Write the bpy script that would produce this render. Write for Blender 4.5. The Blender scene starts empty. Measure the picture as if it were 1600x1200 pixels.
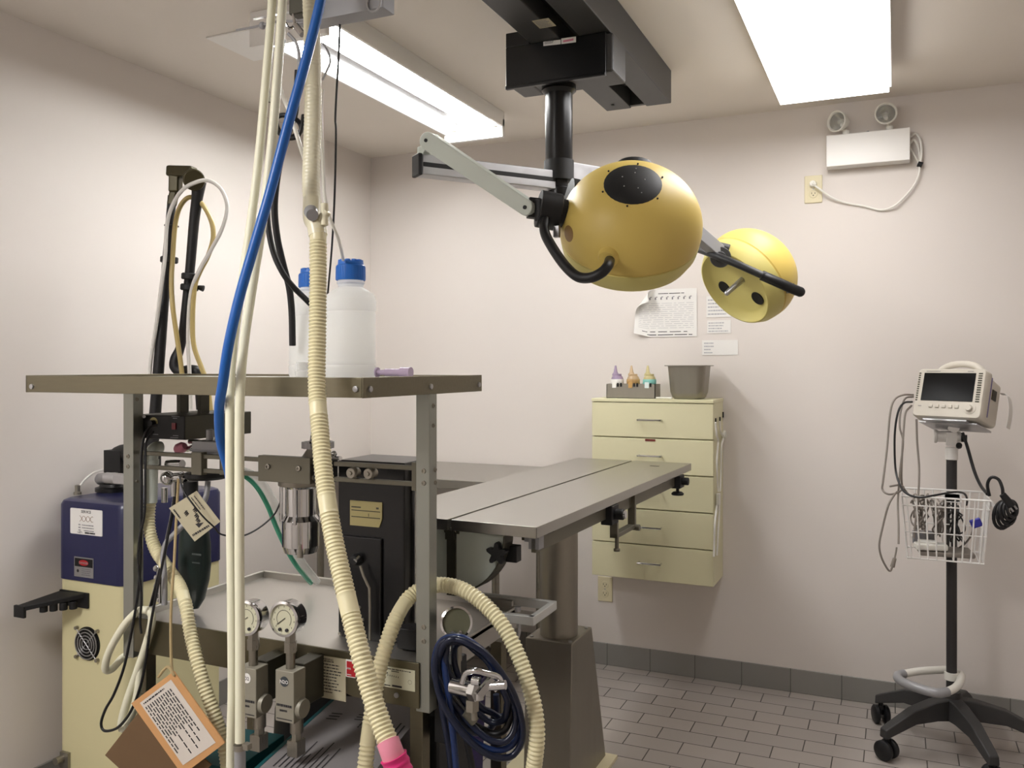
import bpy, bmesh, math, random
from mathutils import Matrix, Vector
V = Vector
PI = math.pi
random.seed(7)
sc = bpy.context.scene
COL = sc.collection

# ---------------------------------------------------------------- camera, world, exposure
F_PX, HORIZON, EYE, YAW = 1345.0, 572.0, 1.363, math.radians(24.0)
cam_d = bpy.data.cameras.new('camera')
cam = bpy.data.objects.new('camera', cam_d)
COL.objects.link(cam)
cam.location = (0, 0, EYE)
cam.rotation_euler = (PI / 2, 0, YAW)
cam_d.sensor_width = 36.0
cam_d.lens = F_PX / 1600 * 36.0
cam_d.shift_y = -(600 - HORIZON) / 1600
cam_d.clip_start = 0.02
sc.camera = cam
w = bpy.data.worlds.new('world')
sc.world = w
w.use_nodes = True
w.node_tree.nodes['Background'].inputs[0].default_value = (0.8, 0.85, 1, 1)
w.node_tree.nodes['Background'].inputs[1].default_value = 0.05
sc.view_settings.view_transform = 'Standard'
sc.view_settings.look = 'None'
sc.view_settings.gamma = 1
sc.view_settings.use_curve_mapping = False
sc.view_settings.exposure = 0.18
TUBE_L = 36.0        # glow of the bare tubes in the left ceiling light
LENS_L = 11.0        # glow of the lens of the right ceiling light
FILL_L = 36.0        # glow of the unseen fill light added behind the viewer

# ---------------------------------------------------------------- measuring helpers
FW = V((-math.sin(YAW), math.cos(YAW), 0))
RT = V((math.cos(YAW), math.sin(YAW), 0))
UP = V((0, 0, 1))
CAM = V((0, 0, EYE))


def P(u, v, Y=None, X=None, z=None, d=None):
    """point of the room seen at u, v of the photograph, at a known Y, X, height or distance"""
    r = FW + RT * ((u - 800) / F_PX) + UP * ((HORIZON - v) / F_PX)
    if d is None:
        d = Y / r.y if Y is not None else X / r.x if X is not None else (z - EYE) / r.z
    return CAM + r * d


def PD(pts):
    return [P(a, b, d=c) for a, b, c in pts]


def spl(pts, n=8, closed=False):
    """Catmull-Rom through the points"""
    pts = [V(p) for p in pts]
    m = len(pts)
    out = []
    for i in range(m if closed else m - 1):
        if closed:
            a, b, c, e = pts[(i - 1) % m], pts[i], pts[(i + 1) % m], pts[(i + 2) % m]
        else:
            b, c = pts[i], pts[i + 1]
            a = pts[i - 1] if i else b * 2 - c
            e = pts[i + 2] if i + 2 < m else c * 2 - b
        for k in range(n):
            t = k / n
            out.append(0.5 * ((2 * b) + (c - a) * t + (2 * a - 5 * b + 4 * c - e) * t * t + (3 * b - a - 3 * c + e) * t ** 3))
    if not closed:
        out.append(pts[-1])
    return out


def resample(pts, step):
    L = [0]
    for a, b in zip(pts, pts[1:]):
        L.append(L[-1] + (b - a).length)
    n = max(2, int(L[-1] / step))
    out, j = [], 0
    for k in range(n + 1):
        s = L[-1] * k / n
        while j < len(L) - 2 and L[j + 1] < s:
            j += 1
        t = (s - L[j]) / max(1e-9, L[j + 1] - L[j])
        out.append(pts[j].lerp(pts[j + 1], min(1, t)))
    return out, L[-1]


def frame(axis, up=None):
    z = V(axis).normalized()
    ref = V(up) if up is not None else (UP if abs(z.z) < 0.9 else V((0, 1, 0)))
    x = ref.cross(z).normalized()
    y = z.cross(x)
    return Matrix((x, y, z)).transposed()


# ---------------------------------------------------------------- mesh builder
class MB:
    def __init__(s, M=None):
        s.bm = bmesh.new()
        s.M = M or Matrix()
        s.mi = 0

    def m(s, i):
        s.mi = i
        return s

    def add(s, vs, fs):
        b = [s.bm.verts.new(s.M @ V(v)) for v in vs]
        for f in fs:
            try:
                q = s.bm.faces.new([b[i] for i in f])
                q.material_index = s.mi
            except ValueError:
                pass
        return s

    def box(s, lo, hi, R=None, c=None):
        lo, hi = V(lo), V(hi)
        vs = [V((x, y, z)) for x in (lo.x, hi.x) for y in (lo.y, hi.y) for z in (lo.z, hi.z)]
        if R is not None:
            c = V(c) if c is not None else V((0, 0, 0))
            vs = [c + R @ q for q in vs]
        return s.add(vs, [(0, 1, 3, 2), (4, 6, 7, 5), (0, 4, 5, 1), (2, 3, 7, 6), (0, 2, 6, 4), (1, 5, 7, 3)])

    def cbox(s, c, size, R=None):
        h = V(size) / 2
        return s.box(-h, h, R or Matrix.Identity(3), c)

    def bar(s, a, b, wd, ht, up=UP):
        """rectangular bar from a to b; wd across, ht along up"""
        a, b = V(a), V(b)
        z = (b - a).normalized()
        x = z.cross(V(up)).normalized()
        y = x.cross(z)
        vs = [q + x * (i * wd / 2) + y * (j * ht / 2) for q in (a, b) for i, j in ((-1, -1), (1, -1), (1, 1), (-1, 1))]
        return s.add(vs, [(0, 1, 2, 3), (7, 6, 5, 4), (0, 4, 5, 1), (1, 5, 6, 2), (2, 6, 7, 3), (3, 7, 4, 0)])

    def lathe(s, prof, o=(0, 0, 0), axis=(0, 0, 1), n=28, sx=1, sy=1):
        R = frame(axis)
        o = V(o)
        vs, fs, rows = [], [], []
        for r, h in prof:
            if r < 1e-6:
                rows.append([len(vs)])
                vs.append(o + R @ V((0, 0, h)))
            else:
                rows.append(list(range(len(vs), len(vs) + n)))
                vs += [o + R @ V((r * sx * math.cos(2 * PI * k / n), r * sy * math.sin(2 * PI * k / n), h)) for k in range(n)]
        for a, b in zip(rows, rows[1:]):
            for k in range(n):
                k2 = (k + 1) % n
                if len(a) == 1 and len(b) == 1:
                    continue
                if len(a) == 1:
                    fs.append((a[0], b[k], b[k2]))
                elif len(b) == 1:
                    fs.append((a[k], b[0], a[k2]))
                else:
                    fs.append((a[k], b[k], b[k2], a[k2]))
        return s.add(vs, fs)

    def cyl(s, a, b, r, r2=None, n=20):
        a, b = V(a), V(b)
        r2 = r if r2 is None else r2
        L = (b - a).length
        return s.lathe([(0, 0), (r, 0), (r2, L), (0, L)], a, b - a, n)

    def ball(s, c, r, n=16, sz=1.0, axis=(0, 0, 1)):
        k = n // 2
        return s.lathe([(abs(r * math.sin(PI * i / k)), -r * sz * math.cos(PI * i / k)) for i in range(k + 1)], c, axis, n)

    def tube(s, pts, r, n=10, closed=False, flat=1.0):
        pts = [V(p) for p in pts]
        m = len(pts)
        rs = r if isinstance(r, (list, tuple)) else [r] * m
        T = []
        for i in range(m):
            a = pts[(i - 1) % m] if (closed or i) else pts[0]
            b = pts[(i + 1) % m] if (closed or i < m - 1) else pts[-1]
            T.append((b - a).normalized())
        nrm = T[0].orthogonal().normalized()
        vs, fs = [], []
        for i in range(m):
            if i:
                nrm = (nrm - T[i] * nrm.dot(T[i]))
                nrm = nrm.normalized() if nrm.length > 1e-6 else T[i].orthogonal().normalized()
            bn = T[i].cross(nrm)
            vs += [pts[i] + (nrm * math.cos(2 * PI * k / n) + bn * (flat * math.sin(2 * PI * k / n))) * rs[i] for k in range(n)]
        for i in range(m if closed else m - 1):
            for k in range(n):
                a, b = i * n, ((i + 1) % m) * n
                k2 = (k + 1) % n
                fs.append((a + k, a + k2, b + k2, b + k))
        if not closed:
            fs.append(tuple(range(n - 1, -1, -1)))
            fs.append(tuple((m - 1) * n + k for k in range(n)))
        return s.add(vs, fs)

    def ring(s, c, R, r, axis, n=28, k=8):
        Q = frame(axis)
        c = V(c)
        return s.tube([c + Q @ V((R * math.cos(2 * PI * i / n), R * math.sin(2 * PI * i / n), 0)) for i in range(n)], r, k, True)

    def prism(s, poly, off):
        off = V(off)
        poly = [V(p) for p in poly]
        n = len(poly)
        vs = poly + [p + off for p in poly]
        fs = [tuple(range(n - 1, -1, -1)), tuple(range(n, 2 * n))] + [(i, (i + 1) % n, (i + 1) % n + n, i + n) for i in range(n)]
        return s.add(vs, fs)

    def text(s, body, h, o, ex, ey, center=False, lift=0.0, bold=0.0):
        """flat lettering of height h at o, running along ex with ey up"""
        cu = bpy.data.curves.new('t', 'FONT')
        cu.body = body
        cu.size = h * 1.4
        cu.resolution_u = 2
        cu.offset = bold * h
        if center:
            cu.align_x = 'CENTER'
        ob = bpy.data.objects.new('t', cu)
        COL.objects.link(ob)
        me = ob.evaluated_get(bpy.context.evaluated_depsgraph_get()).to_mesh()
        ex, ey = V(ex).normalized(), V(ey).normalized()
        nz = ex.cross(ey)
        s.add([V(o) + ex * q.co.x + ey * q.co.y + nz * lift for q in me.vertices], [tuple(p.vertices) for p in me.polygons])
        bpy.data.objects.remove(ob)
        bpy.data.curves.remove(cu)
        return s

    def quad(s, o, ex, ey):
        o, ex, ey = V(o), V(ex), V(ey)
        return s.add([o, o + ex, o + ex + ey, o + ey], [(0, 1, 2, 3)])

    def scrawl(s, o, ex, ey, lines, fill=0.55, seed=1, short=0.3):
        """rows of print too small to read: ex row length, ey up, o bottom left"""
        rnd = random.Random(seed)
        o, ex, ey = V(o), V(ex), V(ey)
        for i in range(lines):
            y = 1 - (i + 0.8) / lines
            x, end = 0.0, 1 - rnd.random() * short
            while x < end:
                w_ = min(end - x, 0.03 + rnd.random() * 0.1)
                s.quad(o + ex * x + ey * y, ex * w_, ey * (fill / lines))
                x += w_ + 0.02
        return s


WL = {}


def build(name, mb, mats, parent=None, bevel=0.0, ang=38, kind=None, label=None):
    bm = mb.bm
    bmesh.ops.recalc_face_normals(bm, faces=bm.faces)
    co = [v.co for v in bm.verts]
    lo = V((min(c.x for c in co), min(c.y for c in co), min(c.z for c in co)))
    hi = V((max(c.x for c in co), max(c.y for c in co), max(c.z for c in co)))
    ctr = (lo + hi) / 2
    if parent is None:
        ctr.z = lo.z
    for v in bm.verts:
        v.co -= ctr
    me = bpy.data.meshes.new(name)
    bm.to_mesh(me)
    bm.free()
    for mt in (mats if isinstance(mats, (list, tuple)) else [mats]):
        me.materials.append(mt)
    me.polygons.foreach_set('use_smooth', [True] * len(me.polygons))
    me.set_sharp_from_angle(angle=math.radians(ang))
    o = bpy.data.objects.new(name, me)
    COL.objects.link(o)
    WL[o.name] = ctr.copy()
    if parent is not None:
        o.parent = parent
        o.location = ctr - WL[parent.name]
    else:
        o.location = ctr
    if bevel:
        b = o.modifiers.new('bevel', 'BEVEL')
        b.width = bevel
        b.segments = 2
        b.limit_method = 'ANGLE'
        b.angle_limit = math.radians(40)
        b.harden_normals = True
    if kind:
        o['kind'] = kind
    if label:
        o['label'] = label
    return o


def tag(o, label, cat, group=None):
    o['label'] = label
    o['category'] = cat
    if group:
        o['group'] = group
    return o


def thing(name, loc, label, cat, group=None):
    o = bpy.data.objects.new(name, None)
    o.empty_display_size = 0.05
    COL.objects.link(o)
    o.location = loc
    WL[o.name] = V(loc)
    return tag(o, label, cat, group)


def dup(root, delta, label, group=None):
    r = root.copy()
    COL.objects.link(r)
    r.location = V(root.location) + V(delta)
    WL[r.name] = V(r.location)
    r['label'] = label
    if group:
        r['group'] = group
    for ch in list(root.children):
        c = ch.copy()
        COL.objects.link(c)
        c.parent = r
        for g in list(ch.children):
            e = g.copy()
            COL.objects.link(e)
            e.parent = c
    return r


# ---------------------------------------------------------------- materials
def lin(c):
    return tuple((x / 255 / 12.92) if x / 255 <= 0.04045 else ((x / 255 + 0.055) / 1.055) ** 2.4 for x in c)


def mat(name, rgb, rough=0.5, metal=0.0, vary=0.0, vscale=6.0, rvary=0.0, bump=0.0, bscale=40.0, trans=0.0, alpha=1.0,
        coat=0.0, sub=0.0, ior=1.45, stretch=(1, 1, 1), spec=0.5):
    m = bpy.data.materials.new(name)
    m.use_nodes = True
    nt = m.node_tree
    b = nt.nodes['Principled BSDF']
    c = lin(rgb)
    b.inputs['Base Color'].default_value = (*c, 1)
    b.inputs['Roughness'].default_value = rough
    b.inputs['Metallic'].default_value = metal
    b.inputs['IOR'].default_value = ior
    b.inputs['Transmission Weight'].default_value = trans
    b.inputs['Alpha'].default_value = alpha
    b.inputs['Coat Weight'].default_value = coat
    b.inputs['Specular IOR Level'].default_value = spec
    if sub > 0.9:
        b.inputs['Subsurface Weight'].default_value = 1
        b.inputs['Subsurface Scale'].default_value = 1
        b.inputs['Subsurface Radius'].default_value = (0.07, 0.07, 0.065)
    elif sub:
        b.inputs['Subsurface Weight'].default_value = sub
        b.inputs['Subsurface Radius'].default_value = (0.02, 0.02, 0.018)
    if vary or rvary or bump:
        tc = nt.nodes.new('ShaderNodeTexCoord')
        mp = nt.nodes.new('ShaderNodeMapping')
        mp.inputs['Scale'].default_value = stretch
        nt.links.new(tc.outputs['Object'], mp.inputs['Vector'])
        no = nt.nodes.new('ShaderNodeTexNoise')
        no.inputs['Scale'].default_value = vscale
        no.inputs['Detail'].default_value = 5
        nt.links.new(mp.outputs[0], no.inputs['Vector'])
        if vary:
            mx = nt.nodes.new('ShaderNodeMix')
            mx.data_type = 'RGBA'
            mx.inputs[6].default_value = (*[max(0, x * (1 - vary)) for x in c], 1)
            mx.inputs[7].default_value = (*[min(1, x * (1 + vary)) for x in c], 1)
            nt.links.new(no.outputs['Fac'], mx.inputs[0])
            nt.links.new(mx.outputs[2], b.inputs['Base Color'])
        if rvary:
            mr = nt.nodes.new('ShaderNodeMapRange')
            mr.inputs['From Min'].default_value = 0.3
            mr.inputs['From Max'].default_value = 0.7
            mr.inputs['To Min'].default_value = max(0.02, rough - rvary)
            mr.inputs['To Max'].default_value = rough + rvary
            nt.links.new(no.outputs['Fac'], mr.inputs['Value'])
            nt.links.new(mr.outputs[0], b.inputs['Roughness'])
        if bump:
            n2 = nt.nodes.new('ShaderNodeTexNoise')
            n2.inputs['Scale'].default_value = bscale
            n2.inputs['Detail'].default_value = 4
            nt.links.new(mp.outputs[0], n2.inputs['Vector'])
            bp = nt.nodes.new('ShaderNodeBump')
            bp.inputs['Strength'].default_value = bump
            bp.inputs['Distance'].default_value = 0.002
            nt.links.new(n2.outputs['Fac'], bp.inputs['Height'])
            nt.links.new(bp.outputs[0], b.inputs['Normal'])
    return m


def glow(name, rgb, s):
    m = bpy.data.materials.new(name)
    m.use_nodes = True
    b = m.node_tree.nodes['Principled BSDF']
    b.inputs['Base Color'].default_value = (0.8, 0.8, 0.8, 1)
    b.inputs['Emission Color'].default_value = (*rgb, 1)
    b.inputs['Emission Strength'].default_value = s
    return m


def tiles(name, w_, h_, c1, c2, grout, rough, gap=0.004, axes='XY', off=0.5):
    m = bpy.data.materials.new(name)
    m.use_nodes = True
    nt = m.node_tree
    b = nt.nodes['Principled BSDF']
    ge = nt.nodes.new('ShaderNodeNewGeometry')
    sp = nt.nodes.new('ShaderNodeSeparateXYZ')
    cb = nt.nodes.new('ShaderNodeCombineXYZ')
    nt.links.new(ge.outputs['Position'], sp.inputs[0])
    nt.links.new(sp.outputs[axes[0]], cb.inputs[0])
    nt.links.new(sp.outputs[axes[1]], cb.inputs[1])
    br = nt.nodes.new('ShaderNodeTexBrick')
    br.offset = off
    br.inputs['Scale'].default_value = 1
    br.inputs['Brick Width'].default_value = w_
    br.inputs['Row Height'].default_value = h_
    br.inputs['Mortar Size'].default_value = gap / 2
    br.inputs['Mortar Smooth'].default_value = 0.1
    br.inputs['Bias'].default_value = 0
    br.inputs['Color1'].default_value = (*lin(c1), 1)
    br.inputs['Color2'].default_value = (*lin(c2), 1)
    br.inputs['Mortar'].default_value = (*lin(grout), 1)
    nt.links.new(cb.outputs[0], br.inputs['Vector'])
    nt.links.new(br.outputs['Color'], b.inputs['Base Color'])
    bp = nt.nodes.new('ShaderNodeBump')
    bp.inputs['Strength'].default_value = 0.6
    bp.inputs['Distance'].default_value = 0.002
    bp.invert = True
    nt.links.new(br.outputs['Fac'], bp.inputs['Height'])
    nt.links.new(bp.outputs[0], b.inputs['Normal'])
    b.inputs['Roughness'].default_value = rough
    return m


M_wall = mat('wall paint', (219, 212, 206), 0.6, vary=0.02, vscale=2.0, bump=0.08, bscale=180)
M_ceil = mat('ceiling paint', (226, 219, 210), 0.8, vary=0.02, vscale=3.0, bump=0.1, bscale=120)
M_floor = tiles('floor tile', 0.2, 0.1, (168, 160, 153), (158, 151, 145), (70, 66, 63), 0.4)
M_base = tiles('baseboard tile', 0.2, 0.4, (140, 138, 134), (134, 132, 128), (84, 82, 80), 0.4, 0.003, 'XZ', 0)
M_basey = tiles('baseboard tile side', 0.2, 0.4, (132, 130, 126), (126, 124, 120), (80, 78, 76), 0.4, 0.003, 'YZ', 0)
M_white = mat('white enamel', (232, 230, 226), 0.35)
M_trough = mat('grey white trough', (150, 150, 150), 0.5)
M_whitep = mat('white plastic', (228, 226, 218), 0.4)
M_track = mat('charcoal paint', (58, 58, 58), 0.45)
M_trackd = mat('track slot', (14, 14, 14), 0.6)
M_blackg = mat('black gloss', (14, 14, 15), 0.28)
M_black = mat('black plastic', (20, 20, 21), 0.55)
M_rubber = mat('black rubber', (22, 22, 24), 0.45)
M_alu = mat('aluminium', (178, 178, 180), 0.38, 0.9, rvary=0.08, vscale=30)
M_grey = mat('grey painted metal', (150, 150, 152), 0.4, 0.2)
M_lgrey = mat('pale grey paint', (196, 202, 192), 0.4)
M_yellow = mat('yellow enamel', (212, 186, 100), 0.45, vary=0.04, vscale=5)
M_yellow2 = mat('pale yellow enamel', (206, 194, 118), 0.5)
M_stain = mat('brown scuff', (140, 108, 62), 0.5)
M_steel = mat('brushed steel', (176, 174, 168), 0.32, 1.0)
M_steelv = mat('brushed steel upright', (150, 146, 136), 0.34, 1.0, rvary=0.1, vscale=14, stretch=(20, 20, 1.2))
M_steeld = mat('stained steel', (150, 145, 134), 0.4, 0.8, vary=0.08, vscale=5, stretch=(6, 6, 1))
M_sheet = mat('satin steel sheet', (120, 114, 96), 0.42, 1.0, rvary=0.06, vscale=10, stretch=(2, 20, 20))
M_chrome = mat('chrome', (205, 205, 205), 0.1, 1.0)
M_cream = mat('cream laminate', (219, 214, 178), 0.4, vary=0.02, vscale=4)
M_creamb = mat('cream body paint', (214, 206, 162), 0.4)
M_blue = mat('navy hood paint', (26, 29, 70), 0.3, coat=0.1)
M_ivory = mat('ivory plastic', (214, 204, 170), 0.4)
M_dark = mat('dark slot', (10, 10, 10), 0.7)
M_paper = mat('paper', (230, 228, 224), 0.8)
M_ink = mat('ink', (46, 44, 46), 0.8)
M_inkg = mat('grey ink', (130, 128, 132), 0.8)
M_red = mat('red print', (176, 30, 38), 0.6)
M_brownprint = mat('brown print', (150, 120, 100), 0.7)
M_card = mat('tan cardboard', (196, 148, 98), 0.8, vary=0.08, vscale=20)
M_cardd = mat('shaded cardboard', (108, 84, 58), 0.85, vary=0.08, vscale=14)  # folded back half of the card, its shade put into the colour
M_hose = mat('cream corrugated plastic', (224, 216, 178), 0.35, sub=0.15)
M_hose2 = mat('clear yellowed plastic', (224, 218, 190), 0.3, sub=0.2)
M_whose = mat('white hose', (226, 224, 200), 0.4, sub=0.1)
M_bhose = mat('blue hose', (28, 92, 170), 0.35)
M_dblue = mat('dark blue rubber hose', (16, 24, 46), 0.3)
M_lblue = mat('mid blue hose', (24, 44, 88), 0.3)
M_green = mat('green tube', (70, 160, 128), 0.35)
M_clear = mat('clear tube', (236, 236, 232), 0.2, alpha=0.35)
M_milky = mat('milky polyethylene', (244, 245, 241), 0.4, sub=1.0)
M_milky = bpy.data.materials.new('milky polyethylene shell')
M_milky.use_nodes = True
_nt = M_milky.node_tree
_tr = _nt.nodes.new('ShaderNodeBsdfTranslucent')
_tr.inputs['Color'].default_value = (0.97, 0.97, 0.95, 1)
_mx = _nt.nodes.new('ShaderNodeMixShader')
_mx.inputs[0].default_value = 0.62
_pb = _nt.nodes['Principled BSDF']
_pb.inputs['Base Color'].default_value = (0.95, 0.95, 0.93, 1)
_pb.inputs['Roughness'].default_value = 0.35
_nt.links.new(_pb.outputs[0], _mx.inputs[1])
_nt.links.new(_tr.outputs[0], _mx.inputs[2])
_nt.links.new(_mx.outputs[0], _nt.nodes['Material Output'].inputs[0])
M_cap = mat('blue cap', (38, 104, 190), 0.35)
M_purple = mat('lilac clear plastic', (206, 186, 214), 0.2, alpha=0.75)
M_pink = mat('pink rubber', (216, 44, 120), 0.4)
M_pinkl = mat('pink clear plastic', (222, 140, 160), 0.3)
M_teal = mat('teal print', (16, 84, 88), 0.6)
M_boxw = mat('shaded white carton', (138, 134, 134), 0.7)  # white carton greyed to carry the shade under the tray
M_violet = mat('violet plastic', (60, 50, 106), 0.5)
M_screen = mat('dark screen', (14, 14, 16), 0.3, spec=0.25)
M_monitor = mat('warm grey monitor plastic', (206, 200, 188), 0.45)
M_pole = mat('dark grey pole', (48, 46, 46), 0.45)
M_leg = mat('charcoal leg', (52, 51, 51), 0.55)
M_cable = mat('grey cable', (132, 124, 116), 0.5)
M_olive = mat('olive grey metal', (108, 104, 90), 0.45, 0.4)
M_olived = mat('dark olive metal', (74, 72, 62), 0.45, 0.5)
M_bag = mat('dark green rubber bag', (22, 36, 34), 0.4)
M_brass = mat('brass plate', (168, 158, 112), 0.4, 0.5)
M_dial = mat('dial face', (196, 194, 168), 0.3)
M_diald = mat('dark dial face', (92, 92, 74), 0.25)
M_armbronze = mat('bronze black knuckle', (66, 60, 38), 0.35, 0.4)
M_tubeol = mat('amber tube', (186, 166, 108), 0.3, sub=0.1)
M_tubew = mat('milky tube', (226, 224, 218), 0.3, sub=0.1)
M_reflect = mat('lamp reflector', (150, 148, 138), 0.15, 0.9)
M_glassl = mat('lamp glass', (240, 240, 235), 0.05, alpha=0.25)
M_inkl = mat('pale grey print', (176, 176, 180), 0.8)
M_reg = mat('regulator grey', (142, 138, 124), 0.45, 0.2)
M_rail = mat('light satin tube', (196, 196, 192), 0.4, 0.3)
M_mirror = mat('mirror reflector', (150, 150, 154), 0.18, 1.0)
M_sheetp = mat('leaflet paper sheet', (206, 198, 188), 0.8)  # leaflet sheet, a little darker than the plain paper
M_inkd = mat('dim grey print', (74, 80, 78), 0.8)
M_post = mat('post aluminium', (156, 158, 150), 0.4, 0.9)
M_apron = mat('dull apron steel', (112, 107, 88), 0.42, 1.0)
M_tray = mat('pale satin tray steel', (196, 193, 187), 0.36, 0.9)
M_string = mat('tan string', (168, 148, 108), 0.8)
M_tagp = mat('buff tag', (176, 168, 142), 0.7)
# ================================================================ THE SETTING
X0, X1, Y0, Y1, H = -2.48, 1.5, -2.4, 3.77, 2.44
T = 0.1


def struct(name, lo, hi, m):
    return build(name, MB().box(lo, hi), m, kind='structure')


struct('floor', (X0 - T, Y0 - T, -T), (X1 + T, Y1 + T, 0), M_floor)
struct('ceiling', (X0 - T, Y0 - T, H), (X1 + T, Y1 + T, H + T), M_ceil)
struct('wall_back', (X0 - T, Y1, 0), (X1 + T, Y1 + T, H), M_wall)
struct('wall_left', (X0 - T, Y0, 0), (X0, Y1, H), M_wall)
struct('wall_right', (X1, Y0, 0), (X1 + T, Y1, H), M_wall)
struct('wall_front', (X0 - T, Y0 - T, 0), (X1 + T, Y0, H), M_wall)
build('baseboard_back', MB().box((X0 + .008, Y1 - 0.008, 0), (X1, Y1, 0.098)), M_base, kind='structure', bevel=0.002)
build('baseboard_left', MB().box((X0, Y0, 0), (X0 + 0.008, Y1, 0.098)), M_basey, kind='structure', bevel=0.002)

# ================================================================ CEILING LIGHTS
LG = 'ceiling lights'
M_tube = glow('fluorescent tube', (1.0, 1.0, 0.985), TUBE_L)
M_lens = glow('fluorescent lens', (1.0, 0.98, 0.975), LENS_L)
M_fill = glow('added fill lens', (1.0, 0.98, 0.975), FILL_L)
a, b, y0, y1 = -1.795, -1.515, 2.07, 3.325
t = thing('ceiling_light', ((a + b) / 2, (y0 + y1) / 2, H), 'open fluorescent ceiling light with bare glowing tubes in a white trough', 'light', LG)
mb = MB()
mb.box((a, y0, 2.42), (b, y1, H))
mb.box((a, y0, 2.366), (a + 0.012, y1, 2.425))
mb.box((b - 0.012, y0, 2.378), (b, y1, 2.425))
build('housing', mb, M_white, t, 0.002)
for yy in (y0 - 0.004, y1 - 0.02):
    mb = MB().box((a, yy, 2.332), (b, yy + 0.024, 2.412))
    build('end_plate', mb, M_white, t, 0.003)
mb = MB()
xm = (a + b) / 2
mb.prism([(a + 0.075, y0 + 0.03, 2.418), (b - 0.15, y0 + 0.03, 2.418), (b - 0.155, y0 + 0.03, 2.395), (a + 0.08, y0 + 0.03, 2.395)], (0, y1 - y0 - 0.06, 0))
mb.box((a + 0.012, y0 + 0.02, 2.417), (b - 0.012, y1 - 0.02, 2.4205))
build('reflector', mb, M_mirror, t)
for x in (a + 0.05, b - 0.125, b - 0.08, b - 0.035):
    mb = MB().cyl((x, y0 + 0.035, 2.394), (x, y1 - 0.035, 2.394), 0.013, n=14)
    q = build('fluorescent_tube', mb, M_tube, t)
    for yy, e in ((y0 + 0.02, 1), (y1 - 0.02, -1)):
        build('socket', MB().box((x - 0.012, min(yy, yy + e * 0.018), 2.378), (x + 0.012, max(yy, yy + e * 0.018), 2.42)), M_whitep, q)

def lens_light(a, b, y0, y1, label, ml=None):
    """surface mounted ceiling light: opaque white sides, flat glowing lens below"""
    t = thing('ceiling_light', ((a + b) / 2, (y0 + y1) / 2, H), label, 'light', LG)
    zl = 2.35
    mb = MB()
    mb.box((a, y0, zl), (a + 0.008, y1, H)).box((b - 0.008, y0, zl), (b, y1, H)).box((a, y0, zl), (b, y0 + 0.008, H)).box((a, y1 - 0.008, zl), (b, y1, H))
    mb.box((a + 0.008, y0 + 0.008, H - 0.01), (b - 0.008, y1 - 0.008, H))
    build('housing', mb, M_white, t, 0.001)
    build('diffuser', MB().box((a + 0.0085, y0 + 0.0085, zl - 0.018), (b - 0.0085, y1 - 0.0085, zl + 0.006)), ml or M_lens, t)


lens_light(-0.397, -0.012, 2.11, 3.33, 'wide flat ceiling light with a fully glowing white lens, near the emergency lamp')
lens_light(-1.85, -1.465, -0.9, 0.32, 'unseen ceiling light added behind the viewer to brighten the front', M_fill)  # added out of view as fill for the surfaces facing the camera

# access panel beside the left light
tag(build('access_panel', MB().box((-2.06, 2.165, H - 0.006), (-1.81, 2.395, H)), M_white, bevel=0.002),
    'small pale access panel on the ceiling beside the open tube light', 'panel')

# ================================================================ CEILING TRACK
tx0, tx1, ty0, ty1, tz = -0.99, -0.745, 0.7, 3.1, 2.32
t = thing('ceiling_track', ((tx0 + tx1) / 2, 1.9, H), 'long charcoal ceiling track that carries the surgical light', 'track')
xs0, xs1 = -0.895, -0.838
mb = MB()
mb.box((tx0, ty0, tz), (xs0, ty1, H)).box((xs1, ty0, tz), (tx1, ty1, H)).box((xs0, ty0, 2.40), (xs1, ty1, H))
build('rail_body', mb, M_track, t, 0.003)
build('slot_liner', MB().box((xs0, ty0, 2.375), (xs1, ty1 - 0.09, 2.40)), M_trackd, t)
build('end_stop', MB().box((xs0, ty1 - 0.02, 2.325), (xs1, ty1 - 0.002, 2.40)), M_track, t)
mb = MB()
mb.cyl((-0.945, 3.03, tz), (-0.945, 3.03, tz - 0.003), 0.006, n=10)
build('screw', mb, M_trackd, t)

# ================================================================ SURGICAL LIGHT
CX, CY = -0.925, 2.425
t = thing('surgical_light', (CX, CY, 2.40), 'two headed yellow surgical light hanging on a black column from the ceiling track', 'light')
cx0, cx1, cy0, cy1 = -1.067, -0.735, 2.36, 2.49
mb = MB()
mb.box((cx0, cy0, 2.205), (tx0 - 0.002, cy1, 2.36))
mb.box((tx0 - 0.004, cy0, 2.205), (cx1, cy1, tz - 0.002))
q = build('carriage', mb, M_track, t, 0.008)
mb = MB().box((cx0 - 0.002, cy0 - 0.006, 2.198), (cx1 - 0.02, cy0 - 0.0005, tz - 0.0015)).box((cx0 - 0.002, cy0 - 0.006, tz - 0.002), (tx0 - 0.002, cy0 - 0.0005, 2.362))
mb.box((cx0 - 0.002, cy0 - 0.012, 2.192), (cx1 - 0.02, cy0 + 0.004, 2.202))
build('front_cover', mb, M_blackg, q, 0.003)
mb = MB()
o = P(849, 72, Y=cy0 - 0.008)
mb.quad(o, P(876, 69, Y=cy0 - 0.008) - o, V((0, 0, tz - 0.002 - o.z)))
mb.m(1).scrawl(o + V((0.004, -0.0006, 0.004)), (0.03, 0, 0), (0, 0, 0.008), 2, seed=3)
build('sticker', mb, [M_paper, M_inkg], q)
mb = MB()
o = P(877, 69, Y=cy0 - 0.008)
mb.quad(o, P(900, 66, Y=cy0 - 0.008) - o, P(877, 60, Y=cy0 - 0.008) - o)
mb.m(1).quad(o + V((0.006, -0.0006, 0.004)), (0.032, 0, 0.001), (0, 0, 0.006))
build('sticker', mb, [M_paper, M_pinkl], q)
mb = MB().quad((-0.92, 2.20, tz - 0.001), (0.05, 0, 0), (0, 0.06, 0))
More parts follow.
